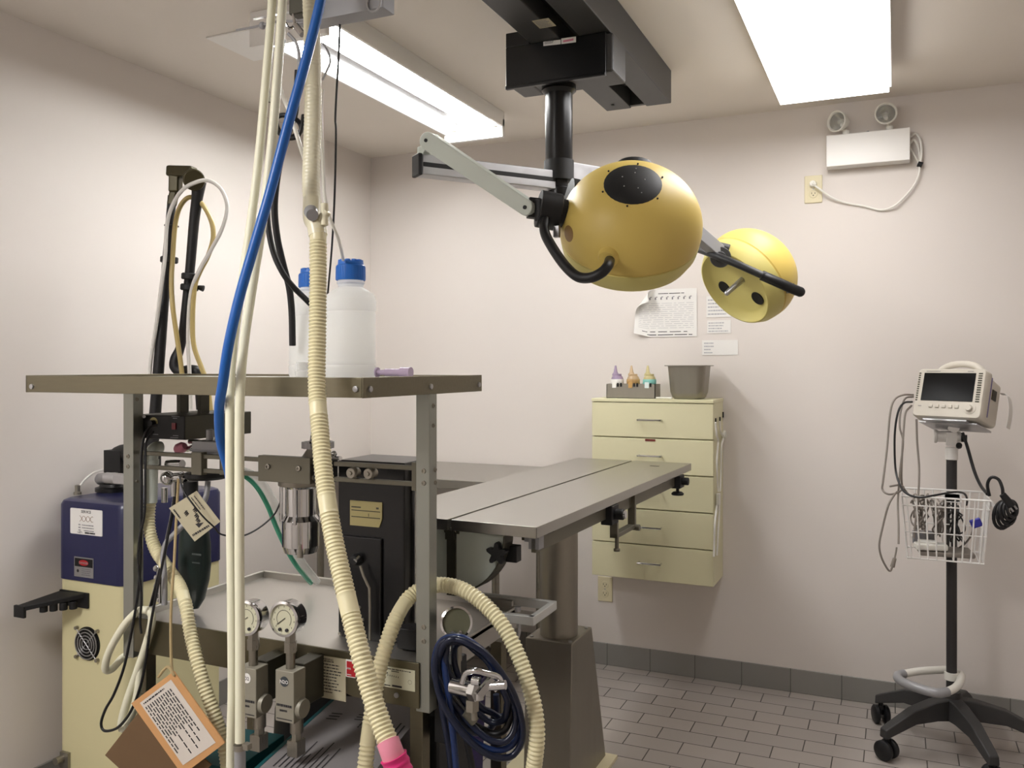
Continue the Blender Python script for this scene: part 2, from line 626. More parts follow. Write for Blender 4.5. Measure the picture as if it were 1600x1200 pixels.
mb.m(1).scrawl((-0.915, 2.205, tz - 0.0016), (0.04, 0, 0), (0, 0.05, 0), 5, seed=4)
build('sticker', mb, [M_tagp, M_inkg], t)
mb = MB()
mb.lathe([(0, 2.206), (0.052, 2.206), (0.052, 2.19), (0.041, 2.18), (0.041, 1.965), (0.038, 1.955), (0, 1.955)], (CX, CY, 0), n=32)
mb.lathe([(0, 1.957), (0.028, 1.957), (0.028, 1.90), (0.034, 1.897), (0.034, 1.87), (0, 1.865)], (CX, CY, 0), n=28)
build('column', mb, M_blackg, t)
# horizontal arm towards the left end
A0, A1 = V((CX, CY, 1.917)), P(655, 259, z=1.917)
dr = (A1 - A0).normalized()
mb = MB().bar(A0 + dr * 0.025, A1, 0.05, 0.056)
mb.m(1).bar(A0 + dr * 0.026, A1 - dr * 0.001, 0.0515, 0.015)
arm = build('arm', mb, [M_alu, M_black], t, 0.003)
build('end_cap', MB().bar(A1, A1 + dr * 0.012, 0.053, 0.06), M_black, arm, 0.003)
# sloping link from the arm end down to the near head
L0, L1 = P(673, 222, d=2.33), P(827, 326, d=2.16)
ln = (L1 - L0).normalized()
side = ln.cross(UP).normalized()
up2 = side.cross(ln)
mb = MB()
poly = []
for k in range(9):
    an = PI / 2 + PI * k / 8
    poly.append(L0 + (ln * math.cos(an) + up2 * math.sin(an)) * 0.024)
for k in range(9):
    an = -PI / 2 + PI * k / 8
    poly.append(L1 + (ln * math.cos(an) + up2 * math.sin(an)) * 0.020)
mb.prism([p - side * 0.02 for p in poly], side * 0.04)
link = build('link', mb, M_lgrey, t, 0.003)
for q0 in (L0, L1):
    build('pivot_pin', MB().cyl(q0 - side * 0.023, q0 + side * 0.023, 0.005, n=12), M_black, link)
mb = MB().cyl(A1 - dr * 0.02 + V((0, 0, 0.02)), A1 - dr * 0.02 + V((0, 0, 0.052)), 0.024)
mb.bar(A1 - dr * 0.02 + V((0, 0, 0.045)), L0, 0.026, 0.034)
build('pivot_block', mb, M_lgrey, t, 0.002)


def head(ctr, axis, toward, R=0.181, a=0.162, back=False):
    """one lamp head: returns its dome, axis points away from the lit face"""
    Q = frame(axis, toward).to_4x4()
    Q = Matrix.Translation(ctr) @ Q           # local y looks towards the viewer side
    n = 22
    prof = [(0.0, a)]
    for k in range(1, n + 1):
        th = (PI / 2 + 0.14) * k / n
        prof.append((R * math.sin(th), a * math.cos(th)))
    r_e, s_e = prof[-1]
    prof += [(r_e - 0.002, s_e - 0.002), (r_e - 0.003, s_e - 0.006)]
    mb = MB(Q).lathe(prof, n=56)
    dome = build('lamp_dome', mb, M_yellow, t)
    s0 = s_e - 0.006
    rim = [(r_e - 0.003, s0), (r_e - 0.001, s0 - 0.002), (r_e - 0.006, s0 - 0.03), (r_e - 0.022, s0 - 0.058), (r_e - 0.027, s0 - 0.06), (r_e - 0.032, s0 - 0.055),
           (r_e - 0.045, s0 - 0.038), (r_e - 0.06, s0 - 0.034), (0, s0 - 0.034)]
    face = build('lamp_face', MB(Q).lathe(rim, n=56), M_yellow2, t)

    def patch(th, ph, ang, lift, name, m, rows=6):
        n0 = V((math.sin(th) * math.cos(ph), math.sin(th) * math.sin(ph), math.cos(th)))
        e1 = n0.orthogonal().normalized() if abs(n0.z) > 0.999 else n0.cross(V((0, 0, 1))).normalized()
        e2 = n0.cross(e1)
        vs, fs = [], []

        def pt(rr, k, lf):
            q = (n0 + (e1 * math.cos(k) + e2 * math.sin(k)) * math.tan(rr)).normalized()
            return V((q.x * R, q.y * R, q.z * a)) * (1 + lf)
        N = 32
        vs.append(pt(0, 0, lift))
        for i in range(1, rows + 1):
            for k in range(N):
                vs.append(pt(ang * i / rows, 2 * PI * k / N, lift if i < rows else lift * 0.4))
        for k in range(N):
            vs.append(pt(ang * 1.02, 2 * PI * k / N, -0.004))
        for k in range(N):
            fs.append((0, 1 + k, 1 + (k + 1) % N))
        for i in range(rows):
            for k in range(N):
                p_, q_ = 1 + i * N, 1 + (i + 1) * N
                fs.append((p_ + k, q_ + k, q_ + (k + 1) % N, p_ + (k + 1) % N))
        return build(name, MB(Q).add(vs, fs), m, dome)
    return Q, dome, face, patch, s0


# near head
hc = P(985, 355, d=2.2)
tow = (CAM - hc)
tow.z = 0
tow.normalize()
sidew = UP.cross(tow)
ax = (UP * math.cos(math.radians(42)) + tow * math.sin(math.radians(42)) + sidew * 0.05).normalized()
Q, dome, face, patch, s0 = head(hc, ax, tow)
# local angle that looks to the viewer
lv = (Q.to_3x3().inverted() @ tow)
phv = math.atan2(lv.y, lv.x)
vent = patch(math.radians(13), phv, math.radians(22.5), 0.012, 'vent_cover', M_black)
patch(math.radians(62), phv + PI, math.radians(17), 0.10, 'vent_cover', M_black)
mb = MB(Q)
cvec = V((math.sin(math.radians(13)) * math.cos(phv), math.sin(math.radians(13)) * math.sin(phv), math.cos(math.radians(13))))
e1 = cvec.cross(V((0, 0, 1))).normalized()
e2 = cvec.cross(e1)
for k, (rr, an) in enumerate([(24.5, 0.4 + 1.05 * i) for i in range(6)] + [(9, 0.8 + 1.26 * i) for i in range(5)] + [(14, 2.1), (15, 4.6)]):
    qv = (cvec + (e1 * math.cos(an) + e2 * math.sin(an)) * math.tan(math.radians(rr))).normalized()
    pp = V((qv.x * 0.181, qv.y * 0.181, qv.z * 0.162)) * 1.012
    mb.m(0 if k < 6 else 1).ball(pp, 0.0026 if k < 6 else 0.0017, 8)
build('screw', mb, [M_trackd, M_alu], dome)
patch(math.radians(78), phv - math.radians(58), math.radians(7), 0.002, 'scuff_mark', M_stain)
# joint and yoke of the near head
J = P(862, 330, d=2.17)
jx = (hc - J).normalized()
mb = MB()
mb.cyl(J - jx * 0.035, J + jx * 0.02, 0.047, n=28).cyl(J + jx * 0.02, J + jx * 0.05, 0.036)
mb.bar(L1 - ln * 0.005, J - jx * 0.02, 0.03, 0.05)
mb.cyl(P(845, 312, d=2.15), P(845, 345, d=2.15), 0.016)
jb = build('joint', mb, M_black, t, 0.002)
pl_ = P(880, 320, d=2.24)
build('joint_plate', MB().cyl(pl_ + jx * 0.01, pl_ + jx * 0.03, 0.072, n=32), M_black, t, 0.002)
build('latch', MB().cbox(P(870, 362, d=2.14), (0.016, 0.012, 0.03)), M_alu, t, 0.002)
pts = PD([(852, 340, 2.14), (851, 362, 2.11), (862, 385, 2.08), (882, 414, 2.05), (902, 432, 2.02), (922, 434, 2.0), (940, 426, 1.99), (950, 415, 2.0), (953, 406, 2.06)])
build('handle', MB().tube(spl(pts, 6), 0.0125, 14), M_rubber, t)
bo = P(949, 404, d=2.06)
nd = (bo - hc).normalized()
build('handle_boss', MB().lathe([(0.03, -0.03), (0.026, -0.005), (0.02, 0.006), (0, 0.006)], bo, nd, 24), M_yellow, dome)

# upper arm to the far head, behind the near one
E = P(1000, 288, d=2.78)
B0 = V((CX, CY, 1.955))
e = (E - V((CX, CY, E.z)))
mb = MB().bar(V((CX, CY, E.z)) + e.normalized() * 0.02, E, 0.05, 0.056)
build('arm', mb, M_alu, t, 0.003)
build('arm_collar', MB().cyl((CX, CY, E.z - 0.03), (CX, CY, E.z + 0.03), 0.045), M_black, t)
K = P(1126, 402, d=3.0)
mb = MB().bar(E, K + V((0, 0, 0.012)), 0.04, 0.045)
build('link', mb, M_grey, t, 0.003)
hc2 = P(1171, 430, d=3.1)
ray = (hc2 - CAM).normalized()
rx = ray.cross(UP).normalized()
ru = rx.cross(ray)
nrm = (rx * -0.616 + ru * -0.532 - ray * 0.58).normalized()
Q2, dome2, face2, patch2, s02 = head(hc2, -nrm, UP, R=0.174, a=0.148)
lo2 = Q2.to_3x3().inverted()
# two dark bulb openings and the sterile handle in the face
fc = hc2 - nrm * (s02 - 0.034)
fx = (rx - nrm * rx.dot(nrm)).normalized()
fy = nrm.cross(fx)


def on_face(u, v):
    r_ = (P(u, v, d=1) - CAM)
    k = (fc - CAM).dot(nrm) / r_.dot(nrm)
    return CAM + r_ * k


for (u, v) in ((1132, 449), (1184, 466)):
    q = on_face(u, v)
    mb = MB().lathe([(0, 0.002), (0.021, 0.002), (0.025, 0.0035), (0.027, 0.0005)], q, nrm, 24)
    build('bulb_opening', mb, M_dark, face2)
h0, h1 = on_face(1161, 437), None
h0 = on_face(1160, 437)
h1 = h0 + nrm * 0.085
build('center_handle', MB().cyl(h0, h1, 0.011, 0.009).ball(h1, 0.009), M_alu, face2)
mb = MB().cyl(K - ray * 0.028, K + ray * 0.02, 0.036, n=24).cyl(K - ray * 0.04, K - ray * 0.028, 0.02)
mb.cyl(P(1140, 388, d=2.99), P(1122, 384, d=3.0), 0.014)
build('joint', mb, M_track, t, 0.003)
pts = PD([(1090, 389, 3.07), (1112, 397, 2.98), (1150, 412, 2.90), (1200, 434, 2.84), (1238, 450, 2.84), (1248, 455, 2.85)])
build('yoke', MB().tube(spl(pts, 5), 0.0125, 12), M_rubber, t)
pts = PD([(1190, 430, 2.85), (1240, 452, 2.84), (1250, 456, 2.85)])
mb = MB().tube(pts, 0.017, 12).ball(pts[-1], 0.017)
mb.bar(P(1236, 450, d=2.84), P(1232, 452, d=3.04), 0.02, 0.03)
build('yoke_grip', mb, M_rubber, t)
# ================================================================ ON THE BACK WALL
W = Y1
# emergency lamp
t = thing('emergency_light', (-0.1, W, 2.17), 'white emergency light box with two round lamp heads on the back wall', 'light')
fy_ = W - 0.07
q0, q1, q2 = P(1291, 261, Y=fy_), P(1422, 247, Y=fy_), P(1291, 212, Y=fy_)
ex0, ex1, ez0, ez1 = q0.x, q1.x, q0.z, q2.z
mb = MB().box((ex0, fy_, ez0), (ex1, W - 0.001, ez1))
hs = build('housing', mb, M_white, t, 0.003)
build('screw', MB().cyl((-0.1, fy_ + 0.01, ez1), (-0.1, fy_ + 0.01, ez1 + 0.004), 0.005, n=10), M_grey, hs)
for (u, v, yaw, su) in ((1309, 190, -0.55, 1322), (1384, 178, 0.12, 1390)):
    c = P(u, v, Y=fy_ - 0.015)
    dv = V((math.sin(yaw), -math.cos(yaw), -0.05)).normalized()
    mb = MB().lathe([(0, -0.05), (0.022, -0.048), (0.034, -0.02), (0.04, 0.0), (0.042, 0.012), (0.039, 0.014), (0.036, 0.008), (0.034, 0.004)], c, dv, 28)
    lh = build('lamp_head', mb, M_whitep, t)
    build('reflector', MB().lathe([(0.035, 0.005), (0.028, -0.012), (0.014, -0.028), (0, -0.03)], c, dv, 24), M_reflect, lh)
    build('bulb', MB().ball(c - dv * 0.012, 0.010, 12), M_glassl, lh)
    build('lens', MB().lathe([(0.036, 0.008), (0.02, 0.011), (0, 0.012)], c, dv, 24), M_glassl, lh)
    s_ = P(su, 206, Y=fy_ + 0.02)
    s_.z = ez1 - 0.002
    build('stem', MB().cyl(s_, s_ + V((0, 0, 0.018)), 0.013).tube([s_ + V((0, 0, 0.014)), (s_ + c) / 2 + V((0, 0.012, 0.0)), c - dv * 0.03], 0.008, 8), M_whitep, t)
yc = W - 0.02
pts = [P(u, v, Y=y) for u, v, y in ((1421, 225, yc), (1428, 219, yc), (1434, 228, yc), (1437, 245, yc), (1437, 256, yc))]
pts2 = [P(u, v, Y=y) for u, v, y in ((1421, 214, yc), (1431, 209, yc), (1438, 220, yc), (1440, 240, yc), (1438, 256, yc))]
pts3 = [P(u, v, Y=y) for u, v, y in ((1422, 232, yc), (1430, 245, yc), (1436, 256, yc), (1436, 272, yc), (1428, 290, yc), (1412, 309, yc), (1395, 323, yc), (1375, 328, W - .008), (1350, 322, W - .008), (1322, 317, W - .01), (1300, 309, W - .02), (1283, 297, W - .03), (1272, 289, W - .03))]
mb = MB()
for p_, n_ in ((pts, 6), (pts2, 6), (pts3, 6)):
    mb.tube(spl(p_, n_), 0.0042, 8)
cd = build('power_cord', mb, M_whitep, t)
build('cord_tie', MB().cyl(P(1434, 256, Y=yc), P(1441, 258, Y=yc), 0.011, n=10), M_black, cd)
pc = P(1270, 287, Y=W - 0.02)
build('plug', MB().cyl(pc + V((0, 0.0125, 0)), pc - V((0, 0.012, 0)), 0.015, 0.011).cyl(pc - V((0, 0.01, 0)), pc + V((0.014, -0.012, -0.008)), 0.007, 0.005), M_whitep, cd)


def outlet(x, z, label):
    t = thing('wall_outlet', (x, W, z), label, 'outlet', 'ivory wall outlets')
    build('cover_plate', MB().box((x - 0.035, W - 0.006, z - 0.057), (x + 0.035, W - 0.0005, z + 0.057)), M_ivory, t, 0.003)
    for dz in (0.02, -0.02):
        mb = MB().lathe([(0, 0.0025), (0.0155, 0.0025), (0.017, 0)], (x, W - 0.006, z + dz), (0, -1, 0), 20)
        mb.m(1).box((x - 0.0075, W - 0.0092, z + dz - 0.001), (x - 0.0055, W - 0.0088 + .0005, z + dz + 0.007))
        mb.box((x + 0.0055, W - 0.0092, z + dz - 0.001), (x + 0.0075, W - 0.0088 + .0005, z + dz + 0.006))
        mb.cyl((x, W - 0.0092, z + dz - 0.006), (x, W - 0.0085, z + dz - 0.006), 0.0025, n=8)
        build('receptacle', mb, [M_ivory, M_dark], t)
    build('screw', MB().cyl((x, W - 0.0075, z), (x, W - 0.006, z), 0.003, n=8), M_alu, t)


q = P(1271, 296, Y=W)
outlet(q.x, q.z, 'ivory wall outlet with a white plug in it, below the emergency light')
q = P(946, 920, Y=W)
outlet(q.x, q.z, 'empty ivory wall outlet just under the cream drawer cabinet')

# paper chart with a curled corner
c0, c1 = P(993, 527, Y=W), P(1089, 450, Y=W)
cw, ch = c1.x - c0.x, c1.z - c0.z
fold_a, fold_b = V((0.36 * cw, ch)), V((0.02 * cw, 0.34 * ch))
fold_a, fold_b = V((0.40 * cw, ch, 0)), V((0.0, 0.30 * ch, 0))
fd = (fold_b - fold_a).normalized()
fn = V((fd.y, -fd.x, 0))
if fn.dot(V((0, ch, 0)) - fold_a) < 0:
    fn = -fn


def curl(x, y, lift=0.0):
    p = V((x, y, 0))
    tt = (p - fold_a).dot(fn)
    out = 0.003 + lift
    if tt > 0:
        r = 0.026
        an = min(tt / r, 3.6)
        base = p - fn * tt
        p = base + fn * (r * math.sin(an)) + fn * 0
        if tt / r > 3.6:
            p = p - fn * (tt - 3.6 * r) * 0.95
        out = 0.003 + r * (1 - math.cos(an)) + lift * math.cos(an)
        if tt / r > 3.6:
            out += (tt - 3.6 * r) * 0.1
    lb = max(0.0, 0.25 * cw - x - y * 0.6)
    out += lb * 0.35
    return V((c0.x + p.x, W - out, c0.z + p.y + lb * 0.25))


def curled(mb, x0, y0, x1, y1, nx, ny, lift):
    vs = [curl(x0 + (x1 - x0) * i / nx, y0 + (y1 - y0) * j / ny, lift) for j in range(ny + 1) for i in range(nx + 1)]
    mb.add(vs, [(j * (nx + 1) + i, j * (nx + 1) + i + 1, (j + 1) * (nx + 1) + i + 1, (j + 1) * (nx + 1) + i) for j in range(ny) for i in range(nx)])


mb = MB()
curled(mb, 0, 0, cw, ch, 48, 40, 0)
rnd = random.Random(5)


def row(y, h, x0, x1, mi, gap, wl, wh):
    mb.m(mi)
    x = x0
    while x < x1:
        ww = wl + rnd.random() * (wh - wl)
        curled(mb, x, y, min(x + ww, x1), y + h, 3, 1, 0.0006)
        x += ww + gap


row(ch * 0.90, 0.003, cw * 0.38, cw * 0.8, 1, 0.004, 0.02, 0.06)
for k in range(9):
    x = cw * (0.14 + 0.092 * k)
    mb.m(2)
    curled(mb, x, ch * 0.78, x + 0.006, ch * 0.83, 1, 2, 0.0006)
    curled(mb, x + 0.004, ch * 0.83, x + 0.012, ch * 0.845, 1, 1, 0.0006)
for k in range(13):
    row(ch * (0.70 - 0.043 * k), 0.0014, cw * 0.06, cw * 0.95, 3, 0.008, 0.01, 0.05)
row(ch * 0.10, 0.003, cw * 0.12, cw * 0.85, 1, 0.012, 0.02, 0.05)
row(ch * 0.035, 0.0034, cw * 0.2, cw * 0.93, 1, 0.006, 0.04, 0.07)
o = build('paper_chart', mb, [M_paper, M_ink, M_inkg, M_inkl], ang=60)
tag(o, 'large white printed chart with a curled corner taped to the back wall', 'paper')
NOTES = 'small notes on the back wall'


def note(u0, v0, u1, v1, lines, seed, label, part_w=1.0, m=None):
    a, b = P(u0, v1, Y=W), P(u1, v0, Y=W)
    mb = MB().box((a.x, W - 0.0022, a.z), (b.x, W - 0.0008, b.z))
    w_, h_ = b.x - a.x, b.z - a.z
    mb.m(1).scrawl((a.x + w_ * 0.06, W - 0.0026, a.z + h_ * 0.08), (w_ * 0.88 * part_w, 0, 0), (0, 0, h_ * 0.84), lines, 0.4, seed, 0.5)
    tag(build('paper_note', mb, [m or M_paper, M_inkl]), label, 'paper', NOTES)


note(1104, 462, 1142, 496, 5, 11, 'small white note on the wall half hidden by the far yellow lamp head')
note(1105, 500, 1142, 521, 4, 12, 'small printed note on the wall just below the far yellow lamp head')
note(1097, 531, 1153, 555, 4, 13, 'wide pale strip of paper taped to the wall, lowest of the notes', 0.35)

# ================================================================ DRAWER CABINET
fx0, fx1, fz0, fz1, fY = -1.201, -0.68, 0.457, 1.224, 3.55
t = thing('drawer_cabinet', ((fx0 + fx1) / 2, W, fz0), 'cream wall hung cabinet with five drawers and chrome wire pulls', 'cabinet')
build('body', MB().box((fx0, fY + 0.018, fz0), (fx1, W - 0.001, fz1 - 0.012)).box((fx0 - 0.002, fY - 0.003, fz1 - 0.014), (fx1 + 0.002, W - 0.001, fz1)), M_cream, t, 0.002)
hh = (fz1 - 0.014 - fz0) / 5
for k in range(5):
    za, zb = fz0 + hh * k, fz0 + hh * (k + 1)
    dw = build('drawer', MB().box((fx0, fY, za + 0.0025), (fx1, fY + 0.017, zb - 0.0025)), M_cream, t, 0.0015)
    hx, hz = -0.943, (za + zb) / 2 + 0.002
    mb = MB().tube(spl([(hx - 0.047, fY + 0.001, hz), (hx - 0.047, fY - 0.02, hz), (hx - 0.042, fY - 0.026, hz), (hx + 0.042, fY - 0.026, hz), (hx + 0.047, fY - 0.02, hz), (hx + 0.047, fY + 0.001, hz)], 3), 0.004, 8)
    build('handle', mb, M_chrome, dw)
    if k == 3:
        mb = MB().box((hx - 0.022, fY - 0.002, zb - 0.013), (hx + 0.022, fY + 0.0002, zb - 0.004))
        build('red_label', mb, mat('dark red tape', (112, 40, 30), 0.5), dw, label='dark red tape label')
hk = fx1
mb = MB()
for (u, v) in ((1118, 658), (1124.5, 656), (1129.5, 648)):
    p_ = P(u, v, X=hk + 0.001)
    mb.box((hk - 0.0005, p_.y - 0.006, p_.z - 0.012), (hk + 0.004, p_.y + 0.006, p_.z + 0.012))
build('side_hook', mb, M_dark, t)
# white tubing hung on the cabinet's side
t = thing('tubing_set', (hk + 0.01, 3.62, 0.62), 'white fluid line with clamp hanging on the side of the drawer cabinet', 'tube')


def hang(pts, r=0.004):
    return spl([P(u, v, X=hk + 0.010 + 0.002 * i % 0.004) for i, (u, v) in enumerate(pts)], 6)


mb = MB().tube(hang([(1118, 660), (1120, 680), (1122, 690), (1120, 720), (1121, 750), (1122, 768)]), 0.0042, 8)
mb.tube(hang([(1124.5, 658), (1126, 675), (1130, 683), (1127, 700), (1126, 740), (1125, 768)]), 0.0042, 8)
mb.tube(hang([(1120, 790), (1117, 820), (1116, 850), (1115.5, 870)]), 0.0042, 8)
mb.tube(hang([(1124, 795), (1122, 830), (1120, 868)]), 0.0042, 8)
build('line', mb, M_whitep, t)
q = P(1122.5, 780, X=hk + 0.012)
build('clamp', MB().cbox(q, (0.014, 0.028, 0.05)).cbox(q + V((0, 0.004, -0.032)), (0.01, 0.018, 0.03)), M_whitep, t, 0.003)
q = P(1132, 679, X=hk + 0.012)
build('roller', MB().lathe([(0, -0.007), (0.016, -0.006), (0.018, 0), (0.016, 0.006), (0, 0.007)], q, (1, 0, 0), 18), M_whitep, t)

# bottle rack and bin on top of the cabinet
rx0, rx1, ry0, ry1, rz = -1.147, -0.931, 3.585, 3.672, fz1
t = thing('bottle_rack', ((rx0 + rx1) / 2, (ry0 + ry1) / 2, rz), 'low grey steel rack standing on the drawer cabinet holding squeeze bottles', 'rack')
mb = MB()
mb.box((rx0, ry0, rz + 0.001), (rx1, ry0 + 0.003, rz + 0.062)).box((rx0, ry1 - 0.003, rz + 0.001), (rx1, ry1, rz + 0.062))
mb.box((rx0, ry0, rz + 0.001), (rx0 + 0.003, ry1, rz + 0.062)).box((rx1 - 0.003, ry0, rz + 0.001), (rx1, ry1, rz + 0.062))
mb.box((rx0, ry0, rz + 0.0005), (rx1, ry1, rz + 0.003))
build('tray', mb, M_steeld, t)
mb = MB()
for x in (rx0 + 0.052, rx0 + 0.066, rx0 + 0.124, rx0 + 0.138, rx0 + 0.196):
    mb.box((x - 0.004, ry0 - 0.002, rz + 0.05), (x + 0.004, ry0, rz + 0.066))
build('clip', mb, M_dark, t)
SB = 'squeeze bottles in the steel rack'
for i, (c1, c2, lab) in enumerate((((150, 132, 156), (232, 230, 224), 'squeeze bottle with violet contents, leftmost in the steel rack'),
                                   ((186, 160, 124), (186, 150, 96), 'squeeze bottle with tan contents and orange label, middle of the steel rack'),
                                   ((190, 178, 128), (140, 206, 196), 'squeeze bottle with pale contents and turquoise label, rightmost in the rack'))):
    x, y = rx0 + 0.03 + 0.072 * i + 0.006, (ry0 + ry1) / 2
    t = thing('squeeze_bottle', (x, y, rz + 0.003), lab, 'bottle', SB)
    mc = mat('bottle %d' % i, c1, 0.35, sub=0.1)
    z0 = rz + 0.0035
    build('bottle_body', MB().lathe([(0, 0), (0.026, 0), (0.028, 0.004), (0.028, 0.075), (0.024, 0.088), (0.016, 0.096), (0, 0.096)], (x, y, z0), n=24), mc, t)
    build('nozzle', MB().lathe([(0.016, 0.094), (0.014, 0.102), (0.009, 0.108), (0.004, 0.136), (0.0025, 0.138), (0, 0.138)], (x - 0.008, y, z0), n=16).lathe([(0, .094), (0.019, 0.094), (0.019, 0.101), (0, 0.103)], (x, y, z0), n=18), mc, t)
    build('label_band', MB().lathe([(0.0283, 0.058), (0.0286, 0.0585), (0.0286, 0.078), (0.0283, 0.0785)], (x, y, z0), n=24), mat('bottle label %d' % i, c2, 0.6), t)
    build('front_tab', MB().box((x - 0.009, ry0 - 0.0035, rz + 0.045), (x + 0.009, ry0 - 0.002, rz + 0.07)), mat('tab %d' % i, ((236, 234, 228), (190, 150, 90), (226, 236, 234))[i], 0.6), t)

bx, by = P(1077, 600, Y=3.635).x, 3.635
t = thing('steel_bin', (bx, by, fz1), 'tapered grey steel container with a flat rim on the drawer cabinet', 'container')


def rrect(cx_, cy_, hx_, hy_, r, z, n=6):
    out = []
    for (sx, sy, a0) in ((1, 1, 0), (-1, 1, PI / 2), (-1, -1, PI), (1, -1, 1.5 * PI)):
        for k in range(n + 1):
            an = a0 + PI / 2 * k / n
            out.append(V((cx_ + sx * (hx_ - r) + r * math.cos(an), cy_ + sy * (hy_ - r) + r * math.sin(an), z)))
    return out


def loft(mb, loops, cap0=True, cap1=True):
    n = len(loops[0])
    vs = [p for L in loops for p in L]
    fs = []
    for i in range(len(loops) - 1):
        for k in range(n):
            fs.append((i * n + k, i * n + (k + 1) % n, (i + 1) * n + (k + 1) % n, (i + 1) * n + k))
    if cap0:
        fs.append(tuple(range(n - 1, -1, -1)))
    if cap1:
        fs.append(tuple((len(loops) - 1) * n + k for k in range(n)))
    return mb.add(vs, fs)


z0 = fz1 + 0.0005
mb = MB()
loft(mb, [rrect(bx, by, 0.056, 0.056, 0.03, z0), rrect(bx, by, 0.064, 0.062, 0.03, z0 + 0.008), rrect(bx, by, 0.071, 0.068, 0.03, z0 + 0.03), rrect(bx, by, 0.08, 0.075, 0.03, z0 + 0.138),
          rrect(bx, by, 0.09, 0.085, 0.02, z0 + 0.139), rrect(bx, by, 0.09, 0.085, 0.02, z0 + 0.142), rrect(bx, by, 0.078, 0.073, 0.028, z0 + 0.141), rrect(bx, by, 0.068, 0.065, 0.028, z0 + 0.03), rrect(bx, by, 0.055, 0.055, 0.028, z0 + 0.006)])
build('bin_body', mb, M_steeld, t)
pts = [P(1025, 621, Y=3.575), P(1033, 620, Y=3.575), P(1040, 618.5, Y=3.58), P(1050, 618, Y=3.573)]
for q in pts:
    q.z = fz1 + 0.0045
tag(build('cord_end', MB().tube(spl(pts, 5), 0.004, 8), M_whitep), 'short white cord end lying between the steel rack and the bin', 'cord')

# ================================================================ STEEL SIDE TABLE IN THE CORNER
sx0, sx1, sy0, sy1, sz = -2.44, -1.46, 3.175, 3.755, 0.89
t = thing('steel_side_table', ((sx0 + sx1) / 2, (sy0 + sy1) / 2, 0), 'plain stainless steel side table in the far left corner', 'table')
build('table_top', MB().box((sx0, sy0, sz - 0.04), (sx1, sy1, sz)), M_steel, t, 0.004)
for x in (sx0 + 0.05, sx1 - 0.05):
    for y in (sy0 + 0.05, sy1 - 0.05):
        build('leg', MB().cyl((x, y, 0.03), (x, y, sz - 0.04), 0.016).lathe([(0, 0.0), (0.018, 0), (0.018, 0.03), (0, 0.03)], (x, y, 0)), M_steelv, t)
build('lower_shelf', MB().box((sx0 + 0.05, sy0 + 0.05, 0.2), (sx1 - 0.05, sy1 - 0.05, 0.22)), M_steel, t)

# ================================================================ OPERATING TABLE
NR, FR = V((-0.772, 1.877, 0.983)), V((-0.728, 3.357, 0.983))
ty = (FR - NR).normalized()
txx = V((ty.y, -ty.x, 0))
L = (FR - NR).length
MT = Matrix(((txx.x, ty.x, 0, NR.x), (txx.y, ty.y, 0, NR.y), (0, 0, 1, NR.z), (0, 0, 0, 1)))   # x to the right, y away, z up from the near right corner
hw = 0.237
t = thing('operating_table', NR + txx * (-hw) + ty * 0.75 - V((0, 0, 0.983)), 'stainless steel split top operating table on a round column', 'table')


def panel(xa, xb, name):
    th = 0.027
    mb = MB(MT)
    mb.box((xa, 0, -0.003), (xb, L, 0))
    mb.box((xa, 0, -th), (xa + 0.003, L, -0.002)).box((xb - 0.003, 0, -th), (xb, L, -0.002))
    mb.box((xa, 0, -th), (xb, 0.003, -0.002)).box((xa, L - 0.003, -th), (xb, L, -0.002))
    mb.box((xa + 0.003, 0.003, -th + 0.002), (xb - 0.003, L - 0.003, -th + 0.004))
    return build(name, mb, M_steel, t, 0.0015)


pr = panel(-hw + 0.005, 0, 'tabletop_panel')
plf = panel(-2 * hw, -hw - 0.005, 'tabletop_panel')
build('maker_plate', MB(MT).box((-0.12, L - 0.16, 0.0), (-0.085, L - 0.145, 0.001)), M_olived, pr)
mb = MB(MT)
for y in (0.015, L - 0.02):
    mb.cyl((-hw - 0.02, y, -0.03), (-hw + 0.02, y, -0.03), 0.007, n=10)
mb.box((-hw - 0.012, 0.0, -0.05), (-hw + 0.012, L, -0.026))
build('center_hinge', mb, M_olived, t)
# rails below both edges
for xx in (-0.022, -2 * hw + 0.022):
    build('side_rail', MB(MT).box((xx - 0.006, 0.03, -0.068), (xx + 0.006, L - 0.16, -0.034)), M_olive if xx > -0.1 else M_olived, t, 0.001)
    mb = MB(MT)
    for y in (0.10, 0.45, 0.62, 1.0, 1.12):
        mb.box((xx - 0.012, y, -0.036), (xx + 0.006, y + 0.045, -0.026))
    build('rail_spacer', mb, M_black, t)
# frame under the top
mb = MB(MT)
mb.box((-hw - 0.12, 0.25, -0.09), (-hw - 0.08, L - 0.25, -0.05)).box((-hw + 0.08, 0.25, -0.09), (-hw + 0.12, L - 0.25, -0.05))
mb.box((-2 * hw + 0.03, 0.5, -0.07), (-0.03, 0.56, -0.03)).box((-2 * hw + 0.03, 0.95, -0.07), (-0.03, 1.01, -0.03))
build('under_frame', mb, M_olived, t, 0.002)
